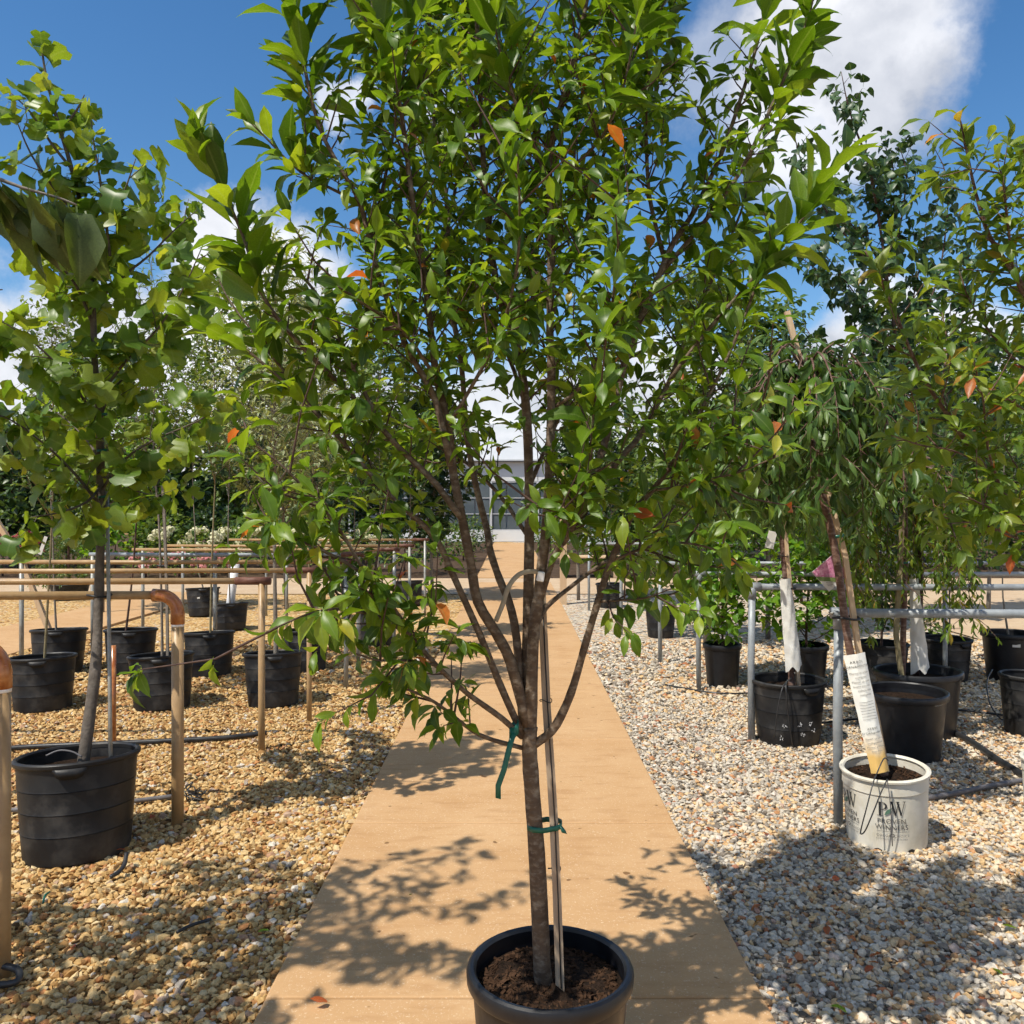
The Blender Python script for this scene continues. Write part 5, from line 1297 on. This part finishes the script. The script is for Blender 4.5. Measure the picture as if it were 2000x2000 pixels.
def free_tree(name, label, x, D, top_y, leaf, lmat, nl, Llow, Ltop, lsize, t0, single=40, nleaf=7, twig_every=.13, spacing=.045, rise=.7, cat='tree', bark='bark_grey', droop=.4, r0=.03, lr=.012, group=None):
    b = np.array([gx(x, D), D, .0]); top = P(x + rng.uniform(-15, 15), top_y, D)
    T = Tree(name, label, cat, b - [0, 0, .02], bark, leaf, lmat, group, n_single=single)
    m1 = b + (top - b) * .35 + rng.normal(0, .03, 3); m2 = b + (top - b) * .7 + rng.normal(0, .04, 3)
    grow(T, [b - [0, 0, .02], m1, m2, top], r0, .004, nl, t0, .97, Llow, Ltop, rise, lsize, spacing, twig_every, .2, nleaf, droop, lr)
    T.finish()
# mid-distance trees between the racks and the drive, and the planting behind the drive
free_tree('shade_tree', 'green tree behind the weeping cherries standing nearest to the walkway', 1380, 8.9, 560, 'far', 'small', 37, 1.0, .5, 0.128, .28, 120, 8, .075, .032)
free_tree('shade_tree', 'green tree behind the weeping cherries between the galvanised racks', 1500, 9.6, 620, 'far', 'weep', 35, 1.0, .5, 0.135, .25, 100, 8, .075, .032)
free_tree('shade_tree', 'tree with yellow lime leaves behind the leaning weeping cherry', 1640, 10.4, 800, 'far', 'lime', 32, .9, .5, 0.162, .15, 100, 8, .075, .032)
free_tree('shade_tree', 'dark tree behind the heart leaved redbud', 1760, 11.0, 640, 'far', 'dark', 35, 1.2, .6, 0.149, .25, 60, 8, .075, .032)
free_tree('shade_tree', 'tree at the edge of the paved yard', 1930, 11.5, 700, 'far', 'weep', 30, 1.1, .6, 0.149, .4, 60, 8, .075, .032)
free_tree('shade_tree', 'small leaved tree beyond the first rows on the tan side', 200, 11.8, 720, 'far', 'small', 35, 1.2, .6, 0.135, .35, 60, 8, .075, .032)
free_tree('shade_tree', 'pale leaved tree beyond the variegated tree', 560, 12.4, 640, 'far', 'varieg', 34, 1.3, .6, .16, .3, 60, 8, .075, .034)
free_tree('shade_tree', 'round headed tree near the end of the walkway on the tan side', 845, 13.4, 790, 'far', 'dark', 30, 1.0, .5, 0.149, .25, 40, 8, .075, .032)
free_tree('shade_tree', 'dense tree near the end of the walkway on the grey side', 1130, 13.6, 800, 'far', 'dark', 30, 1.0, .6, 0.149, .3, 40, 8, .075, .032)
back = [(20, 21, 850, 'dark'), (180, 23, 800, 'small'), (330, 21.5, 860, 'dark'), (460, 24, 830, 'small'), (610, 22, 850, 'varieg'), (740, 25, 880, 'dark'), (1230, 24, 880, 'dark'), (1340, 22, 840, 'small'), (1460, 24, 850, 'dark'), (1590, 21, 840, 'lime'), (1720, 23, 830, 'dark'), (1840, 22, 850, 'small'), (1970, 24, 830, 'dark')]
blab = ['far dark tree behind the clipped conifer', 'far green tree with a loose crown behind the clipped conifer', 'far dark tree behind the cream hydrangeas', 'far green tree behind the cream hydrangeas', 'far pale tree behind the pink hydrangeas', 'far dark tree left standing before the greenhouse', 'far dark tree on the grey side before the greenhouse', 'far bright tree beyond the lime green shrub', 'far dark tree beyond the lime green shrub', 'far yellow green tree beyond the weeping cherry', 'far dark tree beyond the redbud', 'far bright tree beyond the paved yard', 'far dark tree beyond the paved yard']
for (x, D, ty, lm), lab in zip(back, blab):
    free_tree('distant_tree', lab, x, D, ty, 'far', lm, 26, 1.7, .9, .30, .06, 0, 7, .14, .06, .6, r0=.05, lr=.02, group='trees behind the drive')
# ------------------------------------------------------------------ planting behind the drive
def mound(name, label, X, Y, w, h, lmat, leaf, n, lsize, cat='shrub', group=None, blooms=None, nb=0, bsize=.1, single=0, z0=0.0):
    T = Tree(name, label, cat, np.array([X, Y, z0]), 'bark_dark', leaf, lmat, group, n_single=single)
    T.limb([np.array([X, Y, z0 - .02]), np.array([X, Y, z0 + h * .35]), np.array([X + .02, Y, z0 + h * .6])], .025, .01, 'stem', 7)
    for k in range(n):
        a = rng.uniform(0, 6.28); e = math.acos(rng.uniform(-.2, 1)); r = rng.uniform(.5, 1) ** .5
        d = np.array([math.cos(a) * math.sin(e), math.sin(a) * math.sin(e), math.cos(e)])
        q = np.array([X, Y, z0 + h * .35]) + d * np.array([w / 2, w / 2, h * .62]) * r * (1 + .12 * math.sin(3 * a + k))
        T.lf(q, d + rng.normal(0, .5, 3), np.array([0, 0, 1]) + d * .5 + rng.normal(0, .3, 3), lsize * rng.uniform(.7, 1.2))
    root = T.finish()
    if blooms:
        iv_, if2 = ico()
        for k in range(nb):
            a = rng.uniform(-math.pi, 0.3) ; e = rng.uniform(.1, 1.35); d = np.array([math.cos(a) * math.sin(e), math.sin(a) * math.sin(e), math.cos(e)])
            q = d * np.array([w / 2, w / 2, h * .62]) * 1.03 + np.array([0, 0, h * .35])
            mb = MB()
            for m in range(26):
                v = iv_[[0, 5, 11, 10]] * .0; dd = unit(rng.normal(0, 1, 3)); c = q + dd * bsize * np.array([1, 1, .8]) * rng.uniform(.75, 1)
                u1 = unit(np.cross(dd, [.3, .2, .9])); u2 = np.cross(dd, u1); s_ = bsize * .32
                mb.add(np.array([c - u1*s_, c - u2*s_, c + u1*s_, c + u2*s_]) + dd * .003, np.array([[0, 1, 2, 3]]))
            mb.build('flower_head', blooms, root, smooth=False)
    return root
M['cream'] = surf('cream_petals', (.62, .60, .33), (.72, .68, .48), scale=3, rough=.7, transl=.25)
M['pink'] = surf('pink_petals', (.60, .22, .22), (.68, .36, .33), scale=3, rough=.7, transl=.25)
M['red'] = surf('red_petals', (.36, .06, .06), (.48, .12, .12), scale=3, rough=.7, transl=.25)
M['yellow'] = surf('yellow_petals', (.70, .58, .06), (.74, .66, .14), scale=3, rough=.7, transl=.25)
for k, (x, D) in enumerate(((330, 19.2), (395, 18.6), (450, 19.4), (515, 18.8), (575, 19.5), (640, 18.9), (715, 19.6))):
    mound('hydrangea', 'cream flowered hydrangea in the row behind the drive', gx(x, D), D, 1.0, 1.02, 'small', 'far', 260, .12, group='cream hydrangeas behind the drive', blooms=M['cream'], nb=16, bsize=.10)
for k, (x, D) in enumerate(((285, 17.95), (350, 18.0), (415, 17.9))):
    mound('hydrangea', 'low pink flowered hydrangea in front of the cream ones', gx(x, D), D, .75, .5, 'small', 'far', 160, .10, group='pink hydrangeas behind the drive', blooms=M['pink'], nb=12, bsize=.085)
for k, (x, D) in enumerate(((5, 18.2), (55, 18.6))):
    mound('hydrangea', 'red flowered shrub beyond the leaning board', gx(x, D), D, .8, .95, 'dark', 'far', 200, .10, group='red shrubs behind the drive', blooms=M['red'], nb=14, bsize=.08)
for k, (x, D) in enumerate(((1565, 13.3), (1640, 13.2))):
    mound('flowering_shrub', 'yellow flowered shrub behind the racks on the grey side', gx(x, D), D, .9, 1.9, 'lime', 'far', 300, .12, group='yellow shrubs on the grey side', blooms=M['yellow'], nb=14, bsize=.07)
for k, (x, D, lm, lab) in enumerate(((790, 18.4, 'dark', 'low dark shrub at the end of the walkway beside the cream hydrangeas'), (870, 19.5, 'small', 'low green shrub at the end of the walkway before the greenhouse'), (1180, 18.6, 'dark', 'low dark shrub by the timber bench'), (1280, 18.2, 'small', 'low green shrub behind the far galvanised rack'), (1390, 18.5, 'dark', 'low dark shrub behind the lime green shrub'), (905, 23.5, 'dark', 'dark shrub beside the far stretch of walkway on the tan side'), (925, 28, 'small', 'green shrub close to the greenhouse on the tan side'), (1095, 22.5, 'small', 'green shrub beside the far stretch of walkway past the timber bench'), (1075, 28, 'dark', 'dark shrub close to the greenhouse past the timber bench'))):
    mound('low_shrub', lab, gx(x, D), D, 1.3, 1.25, lm, 'far', 420, .12)
# conifer in a basket
X, D = gx(112, 13.7), 13.7
pot('low wide basket pot holding the clipped conifer', X + .2, D, .62, .26, .48, 'nursery', 'pot', soil=.04, handles=False)
T = Tree('conifer', 'bushy golden green conifer in a basket pot by the side walkway', 'shrub', np.array([X + .2, D, .2]), 'bark_dark', 'narrow', 'conifer', n_single=0)
T.limb([np.array([X + .2, D, .18]), np.array([X + .18, D, .7]), np.array([X + .2, D, 1.15])], .03, .008, 'trunk', 8)
for k in range(40):
    a = rng.uniform(0, 6.28); z = rng.uniform(.28, 1.12); out = np.array([math.cos(a), math.sin(a), 0]); L = (.75 - .5 * (z - .28) / .9) * rng.uniform(.75, 1.1)
    lp = curve_from(np.array([X + .2, D, z * .9]), out + [0, 0, .3], out + [0, 0, -.15], L); T.twig(lp, .006, .002)
    T.shoot(lp, .10, .022, .8, .2, .1); side_shoots(T, lp, .11, .16, .085, 8, .2, .95, .2, .0, .3, 0)
T.finish()

# timber bench / low table near the end of the walkway
X, D = gx(1150, 15.2), 18.0
X = gx(1150, D)
bench = empty('timber_bench', (X, D, 0)); tag(bench, 'low timber nursery bench at the far end of the walkway', 'bench')
for sx in (-.55, .55):
    for sy in (-.2, .2):
        add_obj('leg', bevel_box_mesh('leg', (sx-.045, sy-.045, 0), (sx+.045, sy+.045, .42), .005), M['wood_pale'], bench)
for k in range(4):
    add_obj('plank', bevel_box_mesh('plank', (-.75, -.27+k*.14, .421), (.75, -.14+k*.14, .46), .005), M['wood_pale'], bench)

# ------------------------------------------------------------------ greenhouse
M['gh_roof'] = surf('greenhouse_roof_film', (.40, .42, .43), (.46, .47, .48), scale=.6, rough=.65, spec=.2)
M['gh_wall'] = surf('greenhouse_white_band', (.62, .63, .62), (.70, .70, .69), scale=.8, rough=.5)
M['gh_glass'] = surf('greenhouse_pane', (.05, .07, .08), (.12, .14, .15), scale=.7, rough=.55, spec=.3)
M['gh_frame'] = surf('greenhouse_frame', (.55, .56, .57), rough=.5, metal=.2)
GD = 36.0
gh = empty('greenhouse', (0, GD, 0)); tag(gh, 'long pale greenhouse with a grey roof behind the trees', 'greenhouse')
n = 8; w = 2.0
panel = None
for k in range(n):
    x0 = -6.9 + k * w
    v = np.array([(x0+.02, -.3, 3.5), (x0+w-.02, -.3, 3.5), (x0+w-.02, 4.5, 5.5), (x0+.02, 4.5, 5.5), (x0+.02, -.3, 3.44), (x0+w-.02, -.3, 3.44), (x0+w-.02, 4.5, 5.44), (x0+.02, 4.5, 5.44)])
    f = np.array([(0,1,2,3),(7,6,5,4),(0,4,5,1),(1,5,6,2),(2,6,7,3),(3,7,4,0)])
    MB().add(v, f).build('roof_panel', M['gh_roof'], gh, smooth=False)
    MB().add(*box((x0+.015, -.02, 2.6), (x0+w-.015, .06, 3.42))).build('wall_panel', M['gh_wall'], gh, smooth=False)
    for r_ in range(3):
        for c_ in range(3):
            MB().add(*box((x0+.05+c_*.65, .02, .55+r_*.68), (x0+.64+c_*.65, .05, 1.18+r_*.68))).build('pane', M['gh_glass'], gh, smooth=False)
    MB().add(*box((x0-.05, -.05, 0), (x0+.05, .09, 2.59))).build('post', M['gh_frame'], gh, smooth=False)
MB().add(*box((-6.9, -.03, .02), (9.1, .08, .5))).build('base_wall', M['gh_wall'], gh, smooth=False)
for z in (.515, 1.195, 1.875, 2.555):
    MB().add(*box((-6.9, -.012, z-.012), (9.1, .075, z+.022))).build('mullion', M['gh_frame'], gh, smooth=False)
MB().add(*box((-6.9, 8.9, 0), (9.1, 9.0, 3.4))).build('back_wall', M['gh_wall'], gh, smooth=False)
v = np.array([(-6.9, 4.52, 5.5), (9.1, 4.52, 5.5), (9.1, 9.3, 3.5), (-6.9, 9.3, 3.5)]); MB().add(v, np.array([[0,1,2,3]])).build('back_roof', M['gh_roof'], gh, smooth=False)
o = MB().add(*tube(np.array([(0, 0, -.05), (0, 0, 3.6), (.01, 0, 6.6)]), np.array([.09, .08, .06]), 12)).build('utility_pole', M['bark_grey'], loc=(gx(716, 31), 31, 0)); tag(o, 'grey utility pole standing before the greenhouse', 'pole')
square_stick('timber_post', [np.array([gx(1100, 13.0), 13.0, 0]), np.array([gx(1100, 13.0), 13.0, 1.2]), np.array([gx(1101, 13.0), 13.0, 2.1])], .10, M['wood_pale'], 'square timber post near the end of the walkway', 'post')

# ------------------------------------------------------------------ hoses and drip lines
def hose(label, pts, r, mat, name='hose', cat='hose'):
    p = smooth_poly(pts, 6); b = p[0].copy()
    o = MB().add(*tube(p - b, r, 8)).build(name, M[mat], loc=tuple(b)); return tag(o, label, cat)
def gp(x, y, z=.03): D = gd(y); return np.array([gx(x, D), D, z])
hose('black irrigation hose behind the big scuffed pot', [gp(-60, 1478), gp(60, 1468), gp(200, 1462), gp(330, 1456), gp(440, 1450), gp(520, 1440)], .016, 'hose')
hose('grey conduit behind the foot of the big scuffed pot', [gp(-40, 1598), gp(60, 1592), gp(200, 1583), gp(345, 1566)], .012, 'hose_grey')
hose('thin grey hose running from behind the white printed pot', [gp(1800, 1572), gp(1870, 1560), gp(1940, 1545), gp(2060, 1524)], .014, 'hose_grey')
hose('thick black hose in the shade of the grey side', [gp(1850, 1432), gp(1900, 1460), gp(1950, 1495), gp(2060, 1560)], .021, 'hose')
hose('thin drip hose crossing between the black pots of the grey side', [gp(1560, 1425), gp(1700, 1410), gp(1860, 1395), gp(1960, 1405), gp(2060, 1415)], .008, 'hose')
hose('thin drip hose along the row by the lime green shrub', [gp(1300, 1345), gp(1420, 1362), gp(1560, 1352), gp(1700, 1340)], .007, 'hose')
hose('coiled black hose end beside the first tan post', [gp(-40, 1925, .04), gp(0, 1918, .05), gp(36, 1924, .045), gp(28, 1938, .03), gp(-40, 1945, .03)], .011, 'hose')
# drip tube looping out of the white pot
wp = np.array([gx(1732, DW), DW, 0])
hose('thin black drip tube looping over the rim of the white pot', [P(1735, 1485, 3.72), P(1726, 1482, 3.68), P(1712, 1512, 3.64), P(1705, 1530, 3.595), P(1692, 1580, 3.56), P(1684, 1610, 3.58), P(1681, 1628, 3.60), P(1690, 1622, 3.58), P(1706, 1585, 3.57), P(1722, 1545, 3.575), P(1733, 1522, 3.60)], .0028, 'hose', 'drip_tube', 'drip tube')
hose('thin drip tube hanging down the middle of the white pot', [P(1733, 1523, 3.60), P(1738, 1560, 3.585), P(1741, 1600, 3.60), P(1743, 1652, 3.63)], .0022, 'hose_grey', 'drip_tube', 'drip tube')
hose('thin black drip tube leaning out of the pot with drain holes', [P(1545, 1325, 5.30), P(1530, 1340, 5.16), P(1520, 1380, 5.14), P(1512, 1440, 5.17)], .004, 'hose', 'drip_tube', 'drip tube')
hose('thin black drip tube running down the front of the pot with drain holes', [P(1538, 1328, 5.28), P(1535, 1342, 5.15), P(1540, 1400, 5.16), P(1548, 1458, 5.20)], .004, 'hose', 'drip_tube', 'drip tube')
hose('thin drip tube arching beside the tall narrow pot', [P(1938, 1308, 6.5), P(1928, 1330, 6.3), P(1932, 1370, 6.0), P(1950, 1400, 5.9), P(1966, 1408, 5.9)], .005, 'hose', 'drip_tube', 'drip tube')
hose('pale drip tube lying over the soil of the big scuffed pot', [P(90, 1476, 3.60), P(115, 1466, 3.62), P(140, 1468, 3.63), P(160, 1478, 3.63)], .004, 'hose_grey', 'drip_tube', 'drip tube')
# knotted drip tube by the tan post
b = gp(378, 1570, .0)
pts = [np.array([rng.normal(0, .035), rng.normal(0, .03), abs(rng.normal(.045, .03)) + .006]) for k in range(26)]
o = MB().add(*tube(smooth_poly(pts, 4), .0032, 5)).build('tube_tangle', M['hose'], loc=tuple(b)); tag(o, 'black tangle of drip tube at the foot of the tan post', 'drip tube')

# ------------------------------------------------------------------ paper sleeves, tags
def sleeve_mat():
    m, nt, out = new_mat('stained_paper')
    tc = N(nt, 'ShaderNodeTexCoord'); sx = N(nt, 'ShaderNodeSeparateXYZ'); nt.links.new(tc.outputs['Object'], sx.inputs[0])
    nz = N(nt, 'ShaderNodeTexNoise'); nz.inputs['Scale'].default_value = 14; nt.links.new(tc.outputs['Object'], nz.inputs['Vector'])
    ad = N(nt, 'ShaderNodeMath', operation='MULTIPLY_ADD'); ad.inputs[1].default_value = -.10; nt.links.new(nz.outputs['Fac'], ad.inputs[0]); nt.links.new(sx.outputs[2], ad.inputs[2])
    mr = N(nt, 'ShaderNodeMapRange'); mr.inputs['From Min'].default_value = .12; mr.inputs['From Max'].default_value = .02; nt.links.new(ad.outputs[0], mr.inputs['Value'])
    mx = N(nt, 'ShaderNodeMix', data_type='RGBA'); mx.inputs[6].default_value = (.74, .73, .67, 1); mx.inputs[7].default_value = (.66, .42, .13, 1); nt.links.new(mr.outputs[0], mx.inputs[0])
    b = N(nt, 'ShaderNodeBsdfPrincipled'); b.inputs['Roughness'].default_value = .65; nt.links.new(mx.outputs[2], b.inputs['Base Color']); nt.links.new(b.outputs[0], out.inputs[0]); return m
M['sleeve'] = sleeve_mat()
def sleeve(label, top, bot, D0_, D1_, w0, w1, mat, wrink=.003, name='paper_sleeve', bulge=.02, ragged=False):
    """sheet wrapped round the front of a trunk; object origin at its lower edge, own Z along the sleeve"""
    a, b = P(top[0], top[1], D0_), P(bot[0], bot[1], D1_); ax = a - b; L = np.linalg.norm(ax); ax /= L
    x = unit(np.cross([0, 1, 0], ax)); y = np.cross(ax, x)
    nu, nv = 9, 22; V = []
    for side in (0, 1):
        for j in range(nv):
            t = j / (nv - 1); w = w1 + (w0 - w1) * t
            for i in range(nu):
                u = -1 + 2 * i / (nu - 1)
                zz = t * L - (.02 * (1 + math.sin(5 * u)) if (ragged and j == 0) else 0)
                wr = wrink * (math.sin(t * 31 + u * 4) + math.sin(t * 17 - u * 7 + 1))
                V.append((u * w / 2, -bulge * (1 - u * u) + wr * (1 - .3*abs(u)) + side * .0012, zz))
    V = np.array(V); nn = nu * nv; fs = []
    for j in range(nv - 1):
        for i in range(nu - 1):
            q = (j*nu+i, j*nu+i+1, (j+1)*nu+i+1, (j+1)*nu+i); fs.append(q); fs.append(tuple(k + nn for k in q[::-1]))
    o = MB().add(V, np.array(fs)).build(name, mat)
    mt = Matrix.Identity(4)
    for k in range(3): mt[k][0], mt[k][1], mt[k][2], mt[k][3] = x[k], y[k], ax[k], b[k]
    o.matrix_world = mt; tag(o, label, 'paper sleeve'); return o, L
slv, L = sleeve('printed paper planting guide wrapped round the leaning weeping cherry, stained yellow at the foot', (1668, 1277), (1719, 1508), 3.815, 3.745, .098, .078, M['sleeve'], .0025, bulge=.022)
def sleeve_text(s, size, z, m, dx=0.0, sp=1.0):
    v, f = text_mesh(s, size, sp); out = []
    for x, y, _ in v:
        u = min(1, max(-1, (x + dx) / .047)); t = (z + y) / L
        wr = .0025 * (math.sin(t*31 + u*4) + math.sin(t*17 - u*7 + 1))
        out.append((x + dx, -.022 * (1 - u*u) + wr * (1 - .3*abs(u)) - .0035, z + y))
    poly_mesh('lettering', out, f, M[m], slv)
sleeve_text('ARBOL', .0155, L - .040, 'ink_soft', -.004, 1.25); sleeve_text('ORNAMENTAL', .0145, L - .060, 'ink_soft', -.001, 1.12)
for k, s_ in enumerate(('Plantar un arbol', 'inteligente', 'Plantar un arbol', 'buena eleccion', 'todavia esta', 'inteligente')):
    sleeve_text(s_, .0125, L - .088 - k * .0195, 'ink_faint', (-.003, 0, 0, -.002, .004, .004)[k])
for k in range(7):
    v = [(-.030, 0, 0), (.032, 0, 0), (.032, .0018, 0), (-.030, .0018, 0)]; z = L - .215 - k * .0125; out = []; nseg = 8; f = []
    for i in range(nseg + 1):
        x = -.030 + .062 * i / nseg
        for y in (0, .002):
            u = x / .047; t = (z + y) / L; wr = .0025 * (math.sin(t*31 + u*4) + math.sin(t*17 - u*7 + 1)); out.append((x, -.022*(1-u*u) + wr*(1-.3*abs(u)) - .0035, z + y))
    poly_mesh('print_line', out, [(2*i, 2*i+2, 2*i+3, 2*i+1) for i in range(nseg)], M['ink_faint'], slv)
sleeve_text('ARBRE', .0140, L - .335, 'ink_soft', 0, 1.25); sleeve_text("D'ORNEMENT", .0130, L - .354, 'ink_soft', 0, 1.1)
for k, s_ in enumerate(('Planter un arbre', 'intelligemment', 'Planter un arbre', 'bon choix')):
    sleeve_text(s_, .0115, L - .378 - k * .018, 'ink_faint')
sleeve('plain white paper sleeve on the trunk in the pot with drain holes', (1533, 1130), (1550, 1300), D2 - .04, D2 - .045, .072, .105, M['paper'], .004, bulge=.03, ragged=True)
sleeve('dappled paper sleeve hanging beside the old wooden stake', (1785, 1130), (1797, 1305), D4 - .05, D4 - .03, .055, .125, M['paper'], .005, bulge=.03, ragged=True)
# diamond picture tag on the leaning cherry, small grey tag on its neighbour
M['pic'] = surf('pink_blossom_print', (.38, .06, .18), (.70, .36, .48), scale=60, rough=.4, spec=.5, c3=(.035, .02, .05), scale3=13)
dg = empty('picture_tag', tuple(P(1622, 1120, 3.955))); tag(dg, 'diamond shaped plant tag with a pink blossom picture', 'tag'); dg.rotation_euler = (R(4), R(3), R(-6))
s = .086
def diam(h0, h1, yoff, half=s):
    """slice of a diamond between heights h0..h1 (-half..half)"""
    hs = sorted({h0, h1} | ({0.0} if h0 < 0 < h1 else set())); f_ = [(-(half - abs(h)), yoff, h) for h in hs] + [((half - abs(h)), yoff, h) for h in hs[::-1]]
    bk = [(x, yoff + .0015, z) for x, _, z in f_]; n_ = len(f_); return f_ + bk, [tuple(range(n_)), tuple(range(2*n_ - 1, n_ - 1, -1))] + [(i, n_ + i, n_ + (i+1) % n_, (i+1) % n_) for i in range(n_)]
v, f = diam(-s, s, 0); crd = poly_mesh('card', v, f, M['paper'], dg)
v, f = diam(-.018, s * .97, -.0022, s * .97); poly_mesh('picture', v, f, M['pic'], crd)
v, f = diam(-.038, -.0185, -.0022, s * .97); poly_mesh('band', v, f, surf('green_band', (.14, .19, .06), rough=.5), crd)
for k in range(3):
    zz = -.045 - k * .007; poly_mesh('print_line', [(-.018+k*.004, -.0025, zz), (.018-k*.004, -.0025, zz), (.018-k*.004, -.0025, zz+.0022), (-.018+k*.004, -.0025, zz+.0022)], [(0, 1, 2, 3)], M['ink_faint'], crd)
card('hang_tag', 'small grey hang tag beside the paper sleeved trunk', P(1510, 1038, D2 - .07), .055, .11, M['paper'], (0, .25, 0))

# ------------------------------------------------------------------ litter on the ground
def litter(name, label, x, y, size, kind, lm, tint, z=.024, group=None, rz=None):
    v, t, a = TEMPL[kind][random.randrange(len(TEMPL[kind]))]
    key = ('litter', lm, tint, kind); 
    me = np_mesh('fallen_leaf', v, [t], {'tint': ('FLOAT', np.full(len(v), tint)), 'across': ('FLOAT', a)}); me.materials.append(LM[lm])
    q = gp(x, y, z); o = add_obj(name, me, None, None, tuple(q), (random.gauss(0, .3), random.gauss(0, .3), random.uniform(0, 6.28) if rz is None else rz)); o.scale = (size,) * 3
    return tag(o, label, 'leaf', group)
litter('fallen_leaf', 'red and yellow fallen leaf lying flat on the walkway', 645, 1984, .065, 'cherry', 'orange', .97, .038, rz=1.9)
litter('fallen_leaf', 'green fallen leaf lying on the tan gravel', 529, 1836, .05, 'cherry', 'lime', .7, .034, rz=1.5)
litter('fallen_leaf', 'small dry curled leaf standing on the walkway', 806, 1765, .035, 'narrow', 'orange', .3, .036)
litter('fallen_leaf', 'dry brown leaf on the walkway behind the trunk', 1012, 1560, .05, 'cherry', 'orange', .9, .036)
for x, y in ((1951, 1822), (1934, 1905), (1617, 1985)):
    litter('fallen_leaf', 'green fallen leaf on the grey gravel', x, y, .06, 'oval', 'lime', .75, .03, 'green leaves fallen on the grey gravel')
for k in range(46):
    x, y = random.uniform(1330, 1990), random.uniform(1400, 1940)
    if x < 1000 + (PR + .06) * F / gd(y): x = 1000 + (PR + .1 + random.random() * .5) * F / gd(y)
    litter('fallen_leaf', 'dry orange brown leaf fallen on the grey gravel', x, y, random.uniform(.028, .055), 'oval', 'orange', random.choice([.9, .94, .97, .99]), .024, 'dry leaves fallen on the grey gravel')
for k in range(22):
    x, y = random.uniform(20, 700), random.uniform(1430, 1960)
    if x > 1000 + (PL - .06) * F / gd(y): x = 1000 + (PL - .1 - random.random() * .6) * F / gd(y)
    litter('fallen_leaf', 'dry brown leaf fallen on the tan gravel', x, y, random.uniform(.022, .045), 'oval', 'orange', random.choice([.9, .94, .99]), .024, 'dry leaves fallen on the tan gravel')
hose('short dark stick lying on the tan gravel', [gp(345, 1838, .03), gp(375, 1826, .035), gp(412, 1812, .03)], .006, 'hose', 'stick', 'stick')
hose('black plastic drip stake lying on the tan gravel', [gp(215, 1728, .03), gp(232, 1722, .04), gp(243, 1712, .05), gp(247, 1702, .075)], .009, 'hose', 'drip_stake', 'drip stake')
hose('scrap of green tape on the tan gravel', [gp(84, 1780, .03), gp(88, 1770, .04), gp(97, 1760, .035)], .004, 'tape', 'tape_scrap', 'tape')

# shrubs along the back of the drive, and the wood beyond
sl = ['dark', 'small', 'dark', 'lime', 'small', 'dark', 'weep', 'small', 'dark', 'small', 'dark', 'weep', 'small', 'dark', 'lime', 'dark', 'small']
for k, x in enumerate(list(range(-60, 700, 95)) + list(range(1210, 2100, 105))):
    D = 20.3 + rng.uniform(-.3, .6)
    mound('border_shrub', {'dark': 'dark leaved shrub in the border behind the drive', 'small': 'bright green shrub in the border behind the drive', 'lime': 'yellow green shrub in the border behind the drive', 'weep': 'dull green shrub in the border behind the drive'}[sl[k % len(sl)]], gx(x, D), D, 1.5, rng.uniform(1.3, 1.75), sl[k % len(sl)], 'far', 520, .17, group=sl[k % len(sl)].replace('small', 'bright').replace('weep', 'dull').replace('lime', 'yellow') + ' shrubs in the border behind the drive')
fw = MB(); nw = 6500
v, t, a = TEMPL['far'][0]
az = rng.uniform(-.75, .75, nw); dist = rng.uniform(48, 58, nw); top = 4.6 + 1.6 * np.sin(az * 19) + 1.1 * np.sin(az * 43 + 1) + .6 * np.sin(az * 101)
pz = rng.uniform(0, 1, nw) ** .8 * top; sz = rng.uniform(.9, 1.7, nw)
pos = np.stack([np.tan(az) * dist, dist, pz], -1)
V = np.einsum('nij,kj->nki', rot_mats(nw, 1.0), v) * sz[:, None, None] + pos[:, None, :]
fw.add(V.reshape(-1, 3), (t[None] + (np.arange(nw) * len(v))[:, None, None]).reshape(-1, 3), tint=np.repeat(rng.uniform(0, 1, nw), len(v)), across=np.tile(a, nw))
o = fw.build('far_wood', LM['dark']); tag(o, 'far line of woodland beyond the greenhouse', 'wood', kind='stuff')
